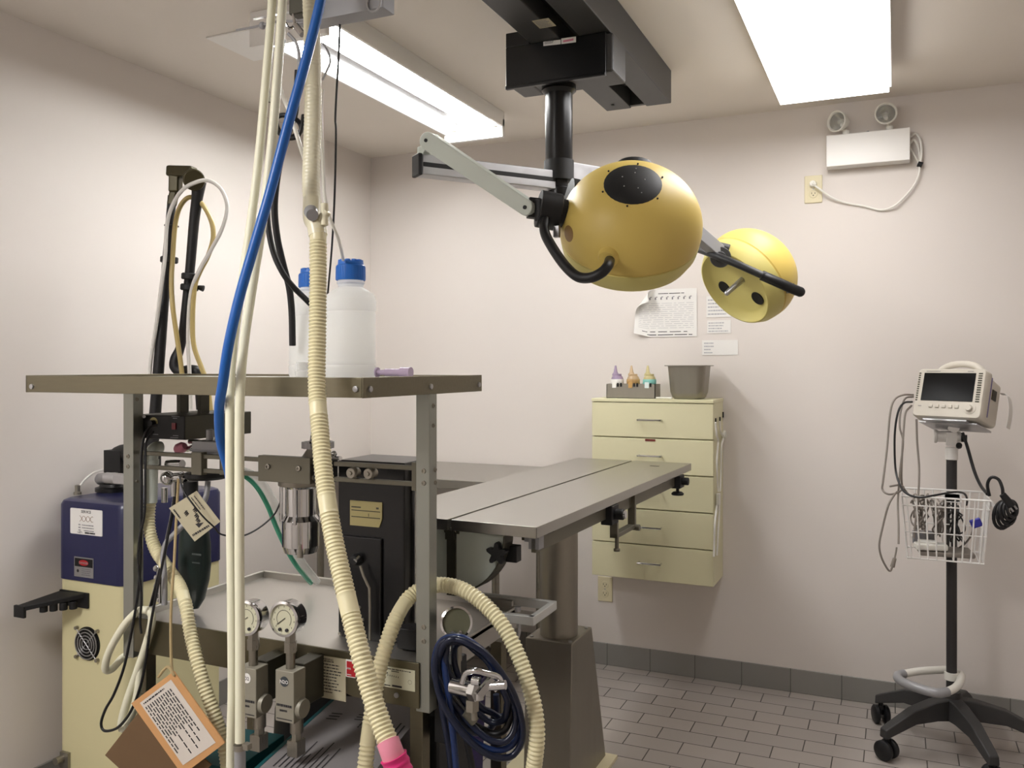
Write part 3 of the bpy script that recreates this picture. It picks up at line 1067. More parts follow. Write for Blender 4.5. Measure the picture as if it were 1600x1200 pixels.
# tilt quadrant at the near end
qc = V((-hw, 0.015, -0.03))
for s_ in (-1, 1):
    mb = MB(MT)
    mb.prism([qc + V((s_ * 0.003, 0, 0))] + [qc + V((s_ * 0.15 * math.sin(PI / 2 * k / 12), 0, -0.15 * math.cos(PI / 2 * k / 12))) for k in range(13) if k < 12] + [qc + V((s_ * 0.15, 0, 0))], (0, 0.004, 0))
    qd = build('tilt_quadrant', mb, M_lgrey, t)
    pts = [qc + V((s_ * 0.152 * math.sin(a_), 0.0, -0.152 * math.cos(a_))) for a_ in [PI / 2 * k / 14 for k in range(15)]]
    mb = MB(MT)
    for a_, b_ in zip(pts, pts[1:]):
        mb.bar(a_, b_, 0.05, 0.006, up=(0, 1, 0)) if False else mb.prism([a_ + V((0, -0.012, 0)), a_ + V((0, 0.035, 0)), a_ * 0.97 + qc * 0.03 + V((0, 0.035, 0)), a_ * 0.97 + qc * 0.03 + V((0, -0.012, 0))], b_ - a_)
    build('quadrant_rim', mb, M_olived, qd)
build('quadrant_post', MB(MT).box((-hw - 0.012, 0.008, -0.19), (-hw + 0.012, 0.024, -0.03)), M_olived, t)
# star knob
kn = MT @ V((-0.075, 0.0, -0.062))
kn = P(783, 862, Y=1.90)
mb = MB()
star = []
for k in range(30):
    an = 2 * PI * k / 30
    rr = 0.0215 + 0.0075 * math.cos(5 * an)
    star.append(kn + V((rr * math.cos(an + 0.3), -0.03, rr * math.sin(an + 0.3))))
mb.prism(star, (0, 0.018, 0)).cyl(kn + V((0, -0.012, 0)), kn + V((0, 0.05, 0)), 0.009)
mb.cbox(kn + V((0.012, 0.03, -0.008)), (0.045, 0.03, 0.04))
build('star_knob', mb, M_rubber, t, 0.002)
mb = MB(MT).box((-0.06, 0.06, -0.05), (-0.026, 0.30, -0.032)).box((-0.035, 0.03, -0.06), (-0.008, 0.06, -0.03))
build('knob_bracket', mb, M_grey, t)
# accessory clamp with bracket
c = V((0.0, 0.62, -0.06))
mb = MB(MT).box((-0.032, 0.53, -0.085), (0.004, 0.59, -0.028))
mb.cyl((0.004, 0.56, -0.055), (0.03, 0.56, -0.055), 0.016, n=14)
cl = build('rail_clamp', mb, M_black, t, 0.003)
build('clamp_screw', MB(MT).cyl((0.028, 0.56, -0.055), (0.036, 0.56, -0.055), 0.012, n=12), M_chrome, cl)
mb = MB(MT).box((-0.028, 0.60, -0.135), (-0.004, 0.612, -0.045)).box((-0.028, 0.60, -0.135), (-0.004, 0.78, -0.122)).box((-0.028, 0.772, -0.14), (-0.004, 0.786, -0.03))
mb.cyl((-0.004, 0.779, -0.132), (0.01, 0.779, -0.132), 0.01, n=10).cyl((-0.016, 0.63, -0.175), (-0.016, 0.63, -0.122), 0.006, n=10).cyl((-0.016, 0.63, -0.18), (-0.016, 0.63, -0.172), 0.01, n=10)
build('clamp_bracket', mb, M_olive, t, 0.001)
mb = MB(MT).box((-0.03, L - 0.19, -0.075), (0.006, L - 0.13, -0.028)).cyl((0.005, L - 0.16, -0.05), (0.03, L - 0.16, -0.05), 0.014, n=14).cyl((-0.012, L - 0.16, -0.1), (-0.012, L - 0.16, -0.07), 0.006, n=10).lathe([(0, -0.103), (0.022, -0.103), (0.024, -0.097), (0.016, -0.09), (0, -0.09)], (-0.012, L - 0.16, 0), n=16)
build('rail_clamp', mb, M_black, t, 0.002)
# column and base
pc = V((-0.992, 2.60, 0))
mb = MB().cyl((pc.x, pc.y, 0.5), (pc.x, pc.y, 0.90), 0.061, n=40)
build('column', mb, M_steeld, t)
build('column_head', MB().box((pc.x - 0.16, pc.y - 0.14, 0.895), (pc.x + 0.16, pc.y + 0.14, 0.925)), M_olived, t, 0.003)
mb = MB().prism([(-1.075, 2.52, 0.5), (-1.075, 2.71, 0.5), (-1.075, 2.86, 0.012), (-1.075, 2.50, 0.012)], (0.158, 0, 0))
bs = build('base', mb, M_steeld, t, 0.004)
mb = MB()
for x, y in ((-0.93, 2.535), (-0.93, 2.69), (-1.06, 2.69), (-1.06, 2.535)):
    mb.cyl((x, y, 0.4995), (x, y, 0.5035), 0.006, n=10)
build('screw', mb, M_alu, bs)
build('foot_plate', MB().box((-1.20, 2.44, 0.0), (-0.88, 2.88, 0.014)), M_ivory, t, 0.003)
# ================================================================ ANAESTHESIA CART
sx0, sx1, sy0, sy1 = -1.775, -0.88, 1.315, 1.804
zt, zb = 1.342, 1.305
t = cart = thing('anesthesia_cart', (-1.32, 1.58, 0), 'open aluminium anaesthesia machine cart with a high shelf and gas gauges', 'medical cart')
sh = build('shelf', MB().box((sx0 + 0.004, sy0 + 0.004, zt - 0.008), (sx1 - 0.004, sy1 - 0.004, zt - 0.005)), M_steel, t)
mb = MB().box((sx0, sy0, zb), (sx1 - 0.004, sy0 + 0.004, zt))
build('front_edge', mb, M_sheet, sh, 0.001)
mb = MB().box((sx0, sy1 - 0.004, zb), (sx1 - 0.004, sy1, zt))
build('rear_edge', mb, M_sheet, sh, 0.001)
for x0 in (sx0, sx1 - 0.004):
    build('side_edge', MB().box((x0, sy0, zb - 0.0005), (x0 + 0.004, sy1, zt + 0.0005)), M_sheet, sh, 0.001)
for (u, v) in ((50, 604), (556, 608)):
    build('bolt', MB().lathe([(0.006, 0), (0.0055, 0.003), (0, 0.0042)], P(u, v, Y=sy0), (0, -1, 0), 14), M_alu, sh)
for (u, v) in ((578, 608), (673, 604), (748, 601)):
    build('bolt', MB().lathe([(0.006, 0), (0.0055, 0.003), (0, 0.0042)], P(u, v, X=sx1), (1, 0, 0), 14), M_alu, sh)
# posts
px0, px1, py0, py1 = -0.917, -0.8845, 1.565, 1.597


def post(x0, x1, side, holes):
    mb = MB().box((x0, py0, 0.64), (x1, py1, zb + 0.02))
    o = build('post', mb, M_post, t, 0.0015)
    for (u, v) in holes[0]:
        mb = MB().lathe([(0.0055, 0), (0.005, 0.002), (0.003, 0.0022), (0.0028, 0.0008), (0, 0.0008)], P(u, v, Y=py0), (0, -1, 0), 12)
        build('bolt', mb, M_steeld, o)
    for (u, v) in holes[1]:
        mb = MB().lathe([(0.005, 0), (0.0045, 0.002), (0.0028, 0.0022), (0.0025, 0.0008), (0, 0.0008)], P(u, v, X=x1), (1, 0, 0), 12)
        build('bolt', mb, M_steeld, o)


post(px0, px1, 1, ([(662, 736), (662, 755), (662, 980), (662, 1002)], [(677, 634), (677, 665), (680, 734), (680, 754)]))
post(-1.757, -1.723, 1, ([(200, 713), (200, 729)], [(214, 624), (214, 752)]))
mb = MB()
for x, y in ((-0.93, 1.60), (-0.93, 2.0), (-1.72, 1.60), (-1.72, 2.0)):
    mb = MB().box((x - 0.016, y - 0.012, 0.05), (x + 0.016, y + 0.02, 0.66))
    lg = build('leg', mb, M_sheet, t, 0.002)
    build('caster', MB().cyl((x - 0.012, y, 0.03), (x + 0.012, y, 0.03), 0.03), M_rubber, lg)
build('lower_shelf', MB().box((-1.76, 1.38, 0.22), (-0.88, 2.03, 0.235)), M_sheet, t)
# gas rails
xa, xb = -1.715, -0.93
for z in (1.147, 1.113):
    build('rail', MB().box((xa, 1.577, z - 0.005), (xb, 1.589, z + 0.005)), M_olive, t, 0.0015)
build('rail_end', MB().box((xb - 0.002, 1.572, 1.10), (-0.917, 1.592, 1.16)), M_olive, t, 0.001)
q0, q1 = P(405, 754, Y=1.574), P(486, 722, Y=1.574)
mb = MB().box((q0.x, 1.570, 1.099), (q1.x, 1.590, 1.158))
for u, v in ((419, 729), (467, 732)):
    mb.m(1).lathe([(0.007, 0), (0.0065, 0.004), (0.003, 0.005), (0.003, 0.002), (0, 0.002)], P(u, v, Y=1.570), (0, -1, 0), 12)
build('rail_plate', mb, [M_olive, M_steeld], t, 0.001)
q0, q1 = P(300, 745, Y=1.574), P(316, 714, Y=1.574)
build('rail_plate', MB().box((q0.x, 1.571, 1.103), (q1.x, 1.59, 1.157)), M_olive, t, 0.001)
q0, q1 = P(490, 745, Y=1.574), P(520, 722, Y=1.574)
build('rail_plate', MB().box((q0.x, 1.573, 1.106), (q1.x, 1.593, 1.155)), M_black, t, 0.001)
for u, v in ((550, 739), (577, 740)):
    q = P(u, v, Y=1.57)
    mb = MB().lathe([(0, 0.009), (0.004, 0.009), (0.005, 0.006), (0.0105, 0.006), (0.012, 0.004), (0.0125, -0.006), (0.010, -0.008), (0.010, -0.02)], q, (0, -1, 0), 20)
    build('rail_knob', mb, M_steeld, t)
# chrome canister with flange and cap
c = P(470, 800, Y=1.65)
zc = lambda v: P(470, v, Y=1.65).z
mb = MB().lathe([(0, zc(862)), (0.038, zc(862)), (0.043, zc(852)), (0.043, zc(812)), (0.036, zc(804)), (0.036, zc(762)), (0.04, zc(758)), (0.0, zc(758))], (c.x, c.y, 0), n=40)
cn = build('canister', mb, M_chrome, t, ang=15)
mb = MB().cyl((c.x, c.y, zc(758)), (c.x, c.y, zc(748)), 0.052, n=40)
build('flange', mb, M_steeld, cn, 0.002)
for k in range(4):
    an = 0.35 + k * PI / 2
    build('tie_rod', MB().cyl((c.x + 0.047 * math.cos(an), c.y + 0.047 * math.sin(an), zc(815)), (c.x + 0.047 * math.cos(an), c.y + 0.047 * math.sin(an), zc(750)), 0.004, n=8), M_chrome, cn)
build('drain_fitting', MB().cyl((c.x + 0.022, c.y - 0.03, zc(866)), (c.x + 0.022, c.y - 0.03, zc(845)), 0.007, n=12), M_steeld, cn)
c = P(497, 705, Y=1.65)
zc = lambda v: P(497, v, Y=1.65).z
mb = MB().lathe([(0, zc(722)), (0.05, zc(722)), (0.036, zc(712)), (0.026, zc(702)), (0.026, zc(699)), (0.0, zc(699))], (c.x, c.y, 0), n=36)
cp = build('canister_cap', mb, M_steeld, t)
mb = MB()
for k in range(16):
    an = 2 * PI * k / 16
    mb.cyl((c.x + 0.031 * math.cos(an), c.y + 0.031 * math.sin(an), zc(700)), (c.x + 0.031 * math.cos(an), c.y + 0.031 * math.sin(an), zc(690)), 0.007, n=8)
mb.cyl((c.x, c.y, zc(700)), (c.x, c.y, zc(690)), 0.031)
build('ring_nut', mb, M_alu, cp)
build('bleed_screw', MB().cyl(P(518, 716, Y=1.63), P(532, 716, Y=1.62), 0.005, n=10).ball(P(522, 709, Y=1.62), 0.007), M_chrome, cp)
# ventilator box
vx0, vx1, vy0, vy1, vz0, vz1 = -1.181, -1.002, 1.66, 1.80, 0.742, 1.146
vb = build('ventilator', MB().box((vx0, vy0, vz0), (vx1, vy1, vz1)), M_blackg, t, 0.004)
q0, q1 = P(548, 820, Y=vy0), P(598, 785, Y=vy0)
mb = MB().prism([(q0.x, vy0 - 0.003, q0.z), (q1.x - 0.008, vy0 - 0.003, q0.z), (q1.x, vy0 - 0.003, q0.z + 0.02), (q1.x, vy0 - 0.003, q1.z), (q0.x, vy0 - 0.003, q1.z)], (0, 0.004, 0))
w_ = q1.x - q0.x
h_ = q1.z - q0.z
mb.m(1).quad((q0.x + 0.004, vy0 - 0.0034, q0.z + h_ * 0.72), (w_ * 0.3, 0, 0), (0, 0, 0.003)).quad((q0.x + w_ * 0.82, vy0 - 0.0034, q0.z + h_ * 0.72), (0.007, 0, 0), (0, 0, 0.004))
mb.quad((q0.x + 0.004, vy0 - 0.0034, q0.z + h_ * 0.6), (w_ * 0.9, 0, 0), (0, 0, 0.002)).quad((q0.x + 0.004, vy0 - 0.0034, q0.z + h_ * 0.34), (w_ * 0.9, 0, 0), (0, 0, 0.002)).quad((q0.x + w_ * 0.58, vy0 - 0.0034, q0.z + h_ * 0.4), (0.0015, 0, 0), (0, 0, 0.007))
build('maker_plate', mb, [M_brass, M_olived], vb)
q0, q1 = P(536, 1008, Y=vy0), P(598, 841, Y=vy0)
build('cover_panel', MB().box((q0.x, vy0 - 0.008, q0.z), (q1.x, vy0 + 0.002, q1.z)), M_blackg, vb, 0.003)
kq = P(560, 873, Y=vy0 - 0.008)
build('lever_knob', MB().lathe([(0.014, 0), (0.014, 0.012), (0.010, 0.02), (0, 0.022)], kq, (0, -1, 0), 20), M_black, vb)
build('knob_tip', MB().cyl(P(555, 876, Y=vy0 - 0.03), P(557, 872, Y=vy0 - 0.028) + V((0, 0.01, 0)), 0.005, n=10), M_chrome, vb)
pts = [P(u, v, Y=vy0 - 0.024) for u, v in ((563, 884), (568, 900), (577, 919), (578, 950), (578, 1000))]
build('lever', MB().tube(pts, 0.0032, 8), M_steeld, vb)
mb = MB()
for u, v in ((562, 949), (567, 968), (531, 990), (626, 1000)):
    mb.lathe([(0.004, 0), (0.0035, 0.003), (0, 0.004)], P(u, v, Y=vy0 - 0.008), (0, -1, 0), 10)
build('bolt', mb, M_steeld, vb)
build('side_pipe', MB().tube([(vx1 + 0.009, 1.70, 0.78), (vx1 + 0.009, 1.70, 1.125)], 0.006, 10), M_whitep, vb)
build('corner_foot', MB().box((-0.998, 1.62, 0.744), (-0.945, 1.66, 0.79)), M_black, t, 0.003)
# work tray
tz = 0.74
mb = MB().box((-1.715, 1.572, tz - 0.012), (-0.893, 2.035, tz))
mb.box((-1.715, 2.023, tz - 0.01), (-0.9, 2.035, tz + 0.018)).box((-1.715, 1.572, tz - 0.01), (-1.703, 2.035, tz + 0.018))
mb.box((-0.905, 1.70, tz - 0.05), (-0.893, 2.035, tz + 0.004))
build('work_tray', mb, M_tray, t, 0.002)
mb = MB()
yb = 2.05
for a_, b_ in (((-1.15, yb, tz + 0.012), (-0.79, yb, tz + 0.012)), ((-0.797, yb, tz + 0.012), (-0.797, 1.90, tz + 0.012)), ((-0.79, 1.907, tz + 0.012), (-0.895, 1.907, tz + 0.012))):
    mb.bar(a_, b_, 0.015, 0.022)
build('push_handle', mb, M_rail, t, 0.002)
build('handle_bolt', MB().cyl((-0.87, 1.99, tz + 0.004), (-0.87, 1.99, tz + 0.016), 0.008, n=12), M_alu, t)
build('cable_hook', MB().tube([(-0.83, 1.907, tz + 0.005), (-0.83, 1.907, tz - 0.02), (-0.83, 1.90, tz - 0.03), (-0.84, 1.90, tz - 0.06)], 0.004, 8), M_alu, t)
# front apron with its labels
ay = 1.56
mb = MB().prism([(-1.715, ay, 0.66), (-1.715, ay, 0.743), (-0.907, ay, 0.743), (-0.907, ay, 0.648), (-1.07, ay, 0.648), (-1.12, ay, 0.66)], (0, 0.005, 0))
ap = build('apron', mb, M_apron, t, 0.0008)
q0, q1 = P(481, 1082, Y=ay), P(541, 1030, Y=ay)
w_, h_ = q1.x - q0.x, q1.z - q0.z
q0.z -= 0.004
mb = MB().box((q0.x, ay - 0.002, q0.z), (q1.x, ay - 0.0002, q1.z))
ink = ay - 0.0024
mb.m(1).text('WARNING', 0.005, (q0.x + w_ / 2 + 0.002, ink, q1.z - 0.0085), (1, 0, 0), (0, 0, 1), True, bold=0.02)
for i, (x_, l_) in enumerate(((0.3, 0.4), (0.14, 0.7), (0.16, 0.68), (0.08, 0.84), (0.12, 0.76), (0.25, 0.52), (0.06, 0.72), (0.08, 0.74), (0.1, 0.68), (0.06, 0.84), (0.32, 0.34))):
    mb.scrawl((q0.x + w_ * x_, ink, q1.z - 0.0125 - i * (h_ - 0.011) / 11.5), (w_ * l_, 0, 0), (0, 0, 0.004), 1, 0.6, 50 + i, 0.02)
mb.m(2).quad((q0.x + 0.004, ink, q1.z - 0.011), (0.013, 0, 0), (0, 0, 0.007))
build('warning_label', mb, [M_tagp, M_ink, M_brownprint], ap)
q0, q1 = P(541, 1056, Y=ay), P(556, 1033, Y=ay)
mb = MB().box((q0.x, ay - 0.0016, q0.z - 0.001), (q1.x, ay - 0.0002, q1.z + 0.001))
mb.m(1).quad((q0.x + 0.0025, ink + 0.0004, q0.z + 0.001), (q1.x - q0.x - 0.002, 0, 0), (0, 0, q1.z - q0.z - 0.003))
pz = [V((q0.x + 0.0035 + 0.0016 * k, ink - 0.0003, q0.z + 0.0165 + (0.003 if k % 2 else 0))) for k in range(7)]
mb.m(0).tube(pz, 0.0009, 5)
mb.scrawl((q0.x + 0.004, ink - 0.0002, q0.z + 0.003), (0.011, 0, 0), (0, 0, 0.004), 1, 0.5, 61, 0.02)
build('red_label', mb, [M_paper, M_red], ap)
q0, q1 = P(590, 1071, Y=ay), P(649, 1048, Y=ay)
q0.z += 0.001
mb = MB().box((q0.x, ay - 0.0016, q0.z), (q1.x, ay - 0.0002, q1.z))
w_, h_ = q1.x - q0.x, q1.z - q0.z
k_ = 0.0004
mb.m(1).scrawl((q0.x + w_ * 0.16, ink + k_, q1.z - 0.006), (w_ * 0.74, 0, 0), (0, 0, 0.004), 1, 0.5, 71, 0.02)
mb.scrawl((q0.x + w_ * 0.38, ink + k_, q1.z - 0.010), (w_ * 0.2, 0, 0), (0, 0, 0.004), 1, 0.5, 72, 0.02)
for k in range(4):
    mb.quad((q0.x + w_ * (0.1 + 0.055 * k), ink + k_, q1.z - 0.014 - 0.0004 * k), (0.0022, 0, 0), (0, 0, 0.0034))
for k in range(6):
    mb.quad((q0.x + w_ * (0.28 + 0.055 * k), ink + k_, q1.z - 0.0195 - 0.0003 * k), (0.0016, 0, 0), (0, 0, 0.0034))
mb.scrawl((q0.x + w_ * 0.12, ink + k_, q0.z + 0.0022), (w_ * 0.24, 0, 0), (0, 0, 0.004), 1, 0.6, 73, 0.02)
mb.quad((q0.x + w_ * 0.4, ink + k_, q0.z + 0.003), (w_ * 0.26, 0, 0), (0, 0, 0.004))
mb.lathe([(0.0045, 0), (0.004, 0)], (q0.x + w_ * 0.87, ink + k_, q0.z + h_ * 0.42), (0, -1, 0), 16)
build('name_plate', mb, [M_dial, M_ink], ap)
build('bolt', MB().lathe([(0.006, 0), (0.0055, 0.003), (0, 0.004)], P(620, 1086, Y=ay), (0, -1, 0), 14), M_alu, ap)


def gauge(c, dv, r, par, dark=False, depth=0.036):
    dv = V(dv).normalized()
    mb = MB().lathe([(0, -depth), (r * 0.94, -depth), (r, -depth + 0.004), (r, -0.012), (r * 1.04, -0.010), (r * 1.04, 0), (r * 0.9, 0.002), (r * 0.88, -0.003)], c, dv, 40)
    g = build('pressure_gauge', mb, M_chrome, par)
    Q = frame(dv, UP)
    ex, ey = Q @ V((1, 0, 0)), Q @ V((0, 1, 0))
    cc = V(c) - dv * 0.003
    mb = MB().lathe([(r * 0.9, 0), (0, 0)], cc, dv, 32)
    up_ = UP - dv * dv.dot(UP)
    up_.normalize()
    rt_ = up_.cross(dv)
    if not dark:
        cc2 = cc + dv * 0.0005
        for k in range(9):
            an = math.radians(220 - 260 * k / 8)
            p_ = cc2 + (rt_ * math.cos(an) + up_ * math.sin(an)) * r * 0.72
            mb.m(1).quad(p_ - rt_ * 0.0006 - up_ * 0.0018, rt_ * 0.0012, up_ * 0.0036)
        for k in range(20):
            an, a2 = math.radians(220 - 260 * k / 20), math.radians(220 - 260 * (k + 1) / 20)
            d0, d1 = rt_ * math.cos(an) + up_ * math.sin(an), rt_ * math.cos(a2) + up_ * math.sin(a2)
            mb.add([cc2 + d0 * r * 0.5, cc2 + d1 * r * 0.5, cc2 + d1 * r * 0.53, cc2 + d0 * r * 0.53], [(0, 1, 2, 3)])
    build('dial', mb, [M_diald if dark else M_dial, M_ink], g)
    if not dark:
        nd_ = rt_ * -0.75 + up_ * -0.55
        build('needle', MB().bar(cc + dv * 0.0012 - nd_ * r * 0.12, cc + dv * 0.0012 + nd_ * r * 0.65, 0.0012, 0.0008, up=dv), M_ink, g)
    mb = MB()
    for k in (-1, 1):
        q = cc + dv * 0.001 + rt_ * (r * 0.25 * k) - up_ * r * 0.62
        mb.cyl(q, q + dv * 0.003, 0.0042 if dark else 0.0035, n=12)
    build('stop_pin', mb, M_chrome if dark else M_ink, g)
    return g


def regulator(u0, u1, v0, v1, gu, gv, badge, txt, bm_):
    yf = 1.45
    a_, b_ = P(u0, v1, Y=yf), P(u1, v0, Y=yf)
    xm = (a_.x + b_.x) / 2
    mb = MB().box((a_.x, yf, a_.z), (b_.x, yf + 0.04, b_.z))
    rg = build('pressure_regulator', mb, M_reg, t, 0.002)
    build('mounting_block', MB().box((a_.x + 0.006, yf + 0.04, a_.z + 0.02), (b_.x - 0.004, ay + 0.0005, b_.z + 0.004)), M_olived, rg, 0.002)
    g = P(gu, gv, Y=yf)
    mb = MB().cyl((xm, yf + 0.02, b_.z), (xm, yf + 0.02, b_.z + 0.036), 0.010, n=14).cyl((xm, yf + 0.02, b_.z + 0.034), (xm, yf + 0.02, b_.z + 0.056), 0.014, n=6).cyl((xm, yf + 0.02, b_.z + 0.055), (xm, yf + 0.02, g.z), 0.012, n=6)
    build('gauge_stem', mb, M_steelv, rg)
    c_ = V((xm, yf - 0.004, g.z))
    gauge(c_, (0.02, -1, 0.03), 0.0355, t)
    bz = b_.z - 0.022
    mb = MB().lathe([(0.0105, 0.0), (0.0105, 0.0012), (0, 0.0012)], (xm, yf, bz), (0, -1, 0), 24)
    mb.m(1).text(badge, 0.0075, (xm, yf - 0.0016, bz - 0.004), (1, 0, 0), (0, 0, 1), True, bold=0.02)
    build('gas_badge', mb, bm_, rg)
    mb = MB()
    mb.scrawl((a_.x + 0.004, yf - 0.0006, a_.z + 0.031), (b_.x - a_.x - 0.008, 0, 0), (0, 0, 0.008), 1, 0.65, txt, 0.02)
    mb.scrawl((a_.x + 0.012, yf - 0.0006, a_.z + 0.021), ((b_.x - a_.x) * 0.4, 0, 0), (0, 0, 0.007), 1, 0.6, txt + 1, 0.02)
    mb.quad((a_.x + 0.004, yf - 0.0006, a_.z + 0.006), (b_.x - a_.x - 0.008, 0, 0), (0, 0, 0.002))
    build('lettering', mb, M_ink, rg)
    mb = MB().cyl((xm + 0.008, yf + 0.03, a_.z + 0.002), (xm + 0.008, yf + 0.03, a_.z - 0.03), 0.014, n=18).cyl((xm + 0.008, yf + 0.03, a_.z - 0.028), (xm + 0.008, yf + 0.03, a_.z - 0.046), 0.011, n=6).box((xm - 0.006, yf + 0.016, a_.z - 0.078), (xm + 0.02, yf + 0.044, a_.z - 0.045))
    build('inlet_fitting', mb, M_steelv, rg)
    build('diaphragm_cap', MB().cyl((b_.x - 0.002, yf + 0.024, a_.z + 0.026), (b_.x + 0.009, yf + 0.024, a_.z + 0.026), 0.022, 0.019, n=24), M_reg, rg)
    return xm, a_.z


M_badge_d = mat('dark badge', (54, 60, 64), 0.5)
xr1, zr1 = regulator(430, 459, 1051, 1126, 445, 967, 'N2O', 81, [M_badge_d, M_paper])
xr2, zr2 = regulator(372, 400, 1046, 1118, 390, 966, 'O2', 91, [M_paper, M_ink])
# gauge and chrome yoke on the right side
g = P(713, 973, d=1.80)
gauge(g, (CAM - g), 0.0325, t, True, 0.03)
mb = MB().cyl(P(713, 1060, d=1.82), P(713, 1030, d=1.82), 0.010, n=8).cyl(P(713, 1032, d=1.82), P(713, 1004, d=1.82), 0.0125, n=8).cyl(P(713, 1006, d=1.82), P(713, 995, d=1.82), 0.010, n=8)
build('gauge_stem', mb, M_steelv, t)
build('manifold', MB().box((-0.9, 1.61, 0.56), (-0.855, 1.68, 0.735)).cyl(P(690, 1065, d=1.84), P(720, 1072, d=1.80), 0.027, n=20), M_black, t, 0.004)
Y1_ = [P(708, 1072, d=1.695), P(742, 1080, d=1.665)]
mb = MB().cyl(Y1_[0], Y1_[1], 0.016, n=20).cyl(Y1_[0] + (Y1_[1] - Y1_[0]) * 0.85, Y1_[1] + (Y1_[1] - Y1_[0]) * 0.12, 0.019, n=6)
pts = PD([(722, 1066, 1.665), (728, 1052, 1.655), (742, 1048, 1.645), (760, 1052, 1.645), (778, 1058, 1.655), (782, 1068, 1.655), (772, 1078, 1.655)])
mb.tube(spl(pts, 4), 0.006, 10)
mb.bar(P(748, 1086, d=1.645), P(770, 1060, d=1.655), 0.012, 0.014)
mb.cyl(P(748, 1082, d=1.665), P(748, 1092, d=1.665), 0.011, n=12).cyl(P(764, 1072, d=1.655), P(790, 1070, d=1.645), 0.009, n=12).cyl(P(738, 1063, d=1.650), P(750, 1065, d=1.645), 0.009, n=12)
build('cylinder_yoke', mb, M_chrome, t)
mb = MB().cyl(P(738, 1092, d=1.675), P(738, 1110, d=1.675), 0.014, n=6).cyl(P(740, 1108, d=1.675), P(741, 1124, d=1.675), 0.007, n=10)
build('inlet_fitting', mb, M_steeld, t)
# power unit under the shelf
ux0, ux1, uy0, uy1 = -1.757, -1.591, 1.60, 1.84
z0, z1 = P(288, 688, Y=uy0).z, P(288, 650, Y=uy0).z
pu = build('power_unit', MB().box((ux0, uy0 + 0.004, z0), (ux1, uy1, z1)), M_olived, t, 0.002)
mb = MB().box((ux0 + 0.001, uy0, z0 + 0.001), (ux1 - 0.001, uy0 + 0.005, z1 - 0.001))
fp = build('front_panel', mb, M_black, pu, 0.001)
q = P(240, 661, Y=uy0 - 0.0006)
mb = MB()
for k in range(12):
    an, a2 = PI * (k / 12) - 0.1, PI * ((k + 1) / 12) - 0.1
    d0, d1 = V((math.cos(an), 0, math.sin(an))), V((math.cos(a2), 0, math.sin(a2)))
    mb.add([q + d0 * 0.008, q + d1 * 0.008, q + d1 * 0.0145, q + d0 * 0.0145], [(0, 1, 2, 3)])
build('scale_ring', mb, M_brass, fp)
build('dial_knob', MB().cyl(q + V((0, -0.012, 0)), q, 0.0075), M_black, fp)
q = P(272, 666, Y=uy0 - 0.001)
build('indicator_lamp', MB().box((q.x - 0.006, uy0 - 0.003, q.z - 0.008), (q.x + 0.006, uy0, q.z + 0.008)), mat('dark red lens', (110, 20, 28), 0.3), fp)
mb = MB()
for (u, v, l) in ((268, 651, 0.026), (270, 654, 0.014), (266, 684, 0.026), (270, 681, 0.018), (238, 679, 0.02)):
    q = P(u, v, Y=uy0 - 0.0006)
    mb.quad((q.x, q.y, q.z), (l, 0, 0), (0, 0, 0.0016))
build('panel_print', mb, M_inkg, fp)
build('toggle_switch', MB().cyl(P(225, 651, Y=uy0), P(225, 651, Y=uy0 - 0.012), 0.004, n=8), M_alu, fp)
for hx in (ux0 + 0.04, ux1 - 0.055):
    build('hanger', MB().box((hx, 1.70, z1), (hx + 0.012, 1.73, zt - 0.008)), M_olived, pu)
# gas block with valves right of the power unit
q0, q1 = P(309, 713, Y=1.62), P(356, 690, Y=1.62)
mb = MB().box((q0.x, 1.60, q0.z), (q1.x, 1.66, q1.z)).box((q0.x - 0.006, 1.598, q0.z + 0.014), (q1.x, 1.662, q0.z + 0.019))
for u in (328, 341):
    p_ = P(u, 690, Y=1.62)
    mb.cyl((p_.x, 1.62, q1.z), (p_.x, 1.62, q1.z + 0.028), 0.009, n=14)
build('flow_block', mb, M_grey, t, 0.002)
mb = MB().cyl((q0.x + 0.02, 1.62, q0.z), (q0.x + 0.02, 1.62, 1.1), 0.008).cyl((q1.x - 0.015, 1.62, q0.z), (q1.x - 0.015, 1.62, 1.1), 0.008)
build('flow_block_stem', mb, M_steeld, t)
q = P(283, 700, Y=1.66)
mb = MB().lathe([(0.012, -0.014), (0.015, -0.008), (0.014, 0.006), (0.009, 0.014), (0, 0.014)], q, (0.9, 0, 0.4), 18)
build('pink_valve_cap', mb, M_pinkl, t, label='pink translucent valve cap')
mb = MB()
for (a_, b_, r) in (((292, 702, 1.67), (312, 696, 1.66), 0.007), ((296, 690, 1.68), (312, 690, 1.68), 0.006), ((262, 725, 1.63), (285, 725, 1.63), 0.011), ((272, 740, 1.63), (272, 775, 1.63), 0.008), ((258, 748, 1.63), (285, 745, 1.63), 0.013), ((257, 762, 1.655), (257, 785, 1.655), 0.008)):
    mb.cyl(P(a_[0], a_[1], Y=a_[2]), P(b_[0], b_[1], Y=b_[2]), r, n=14)
mb.ball(P(262, 747, Y=1.62), 0.018).ball(P(285, 747, Y=1.63), 0.014)
build('valve_fittings', mb, M_chrome, t)
build('bellows_base', MB().lathe([(0, 0), (0.045, 0), (0.05, 0.006), (0.05, 0.016), (0.03, 0.02), (0, 0.02)], P(322, 748, Y=1.64), (0, 0, 1), 30).cyl(P(298, 752, Y=1.64), P(298, 778, Y=1.64), 0.018), M_black, t)
q = P(188, 748, Y=1.585)
build('post_clamp', MB().box((-1.80, 1.57, q.z - 0.012), (-1.757, 1.60, q.z + 0.012)).cyl((-1.775, 1.585, q.z), (-1.84, 1.585, q.z), 0.014, n=16), M_alu, t, 0.003)

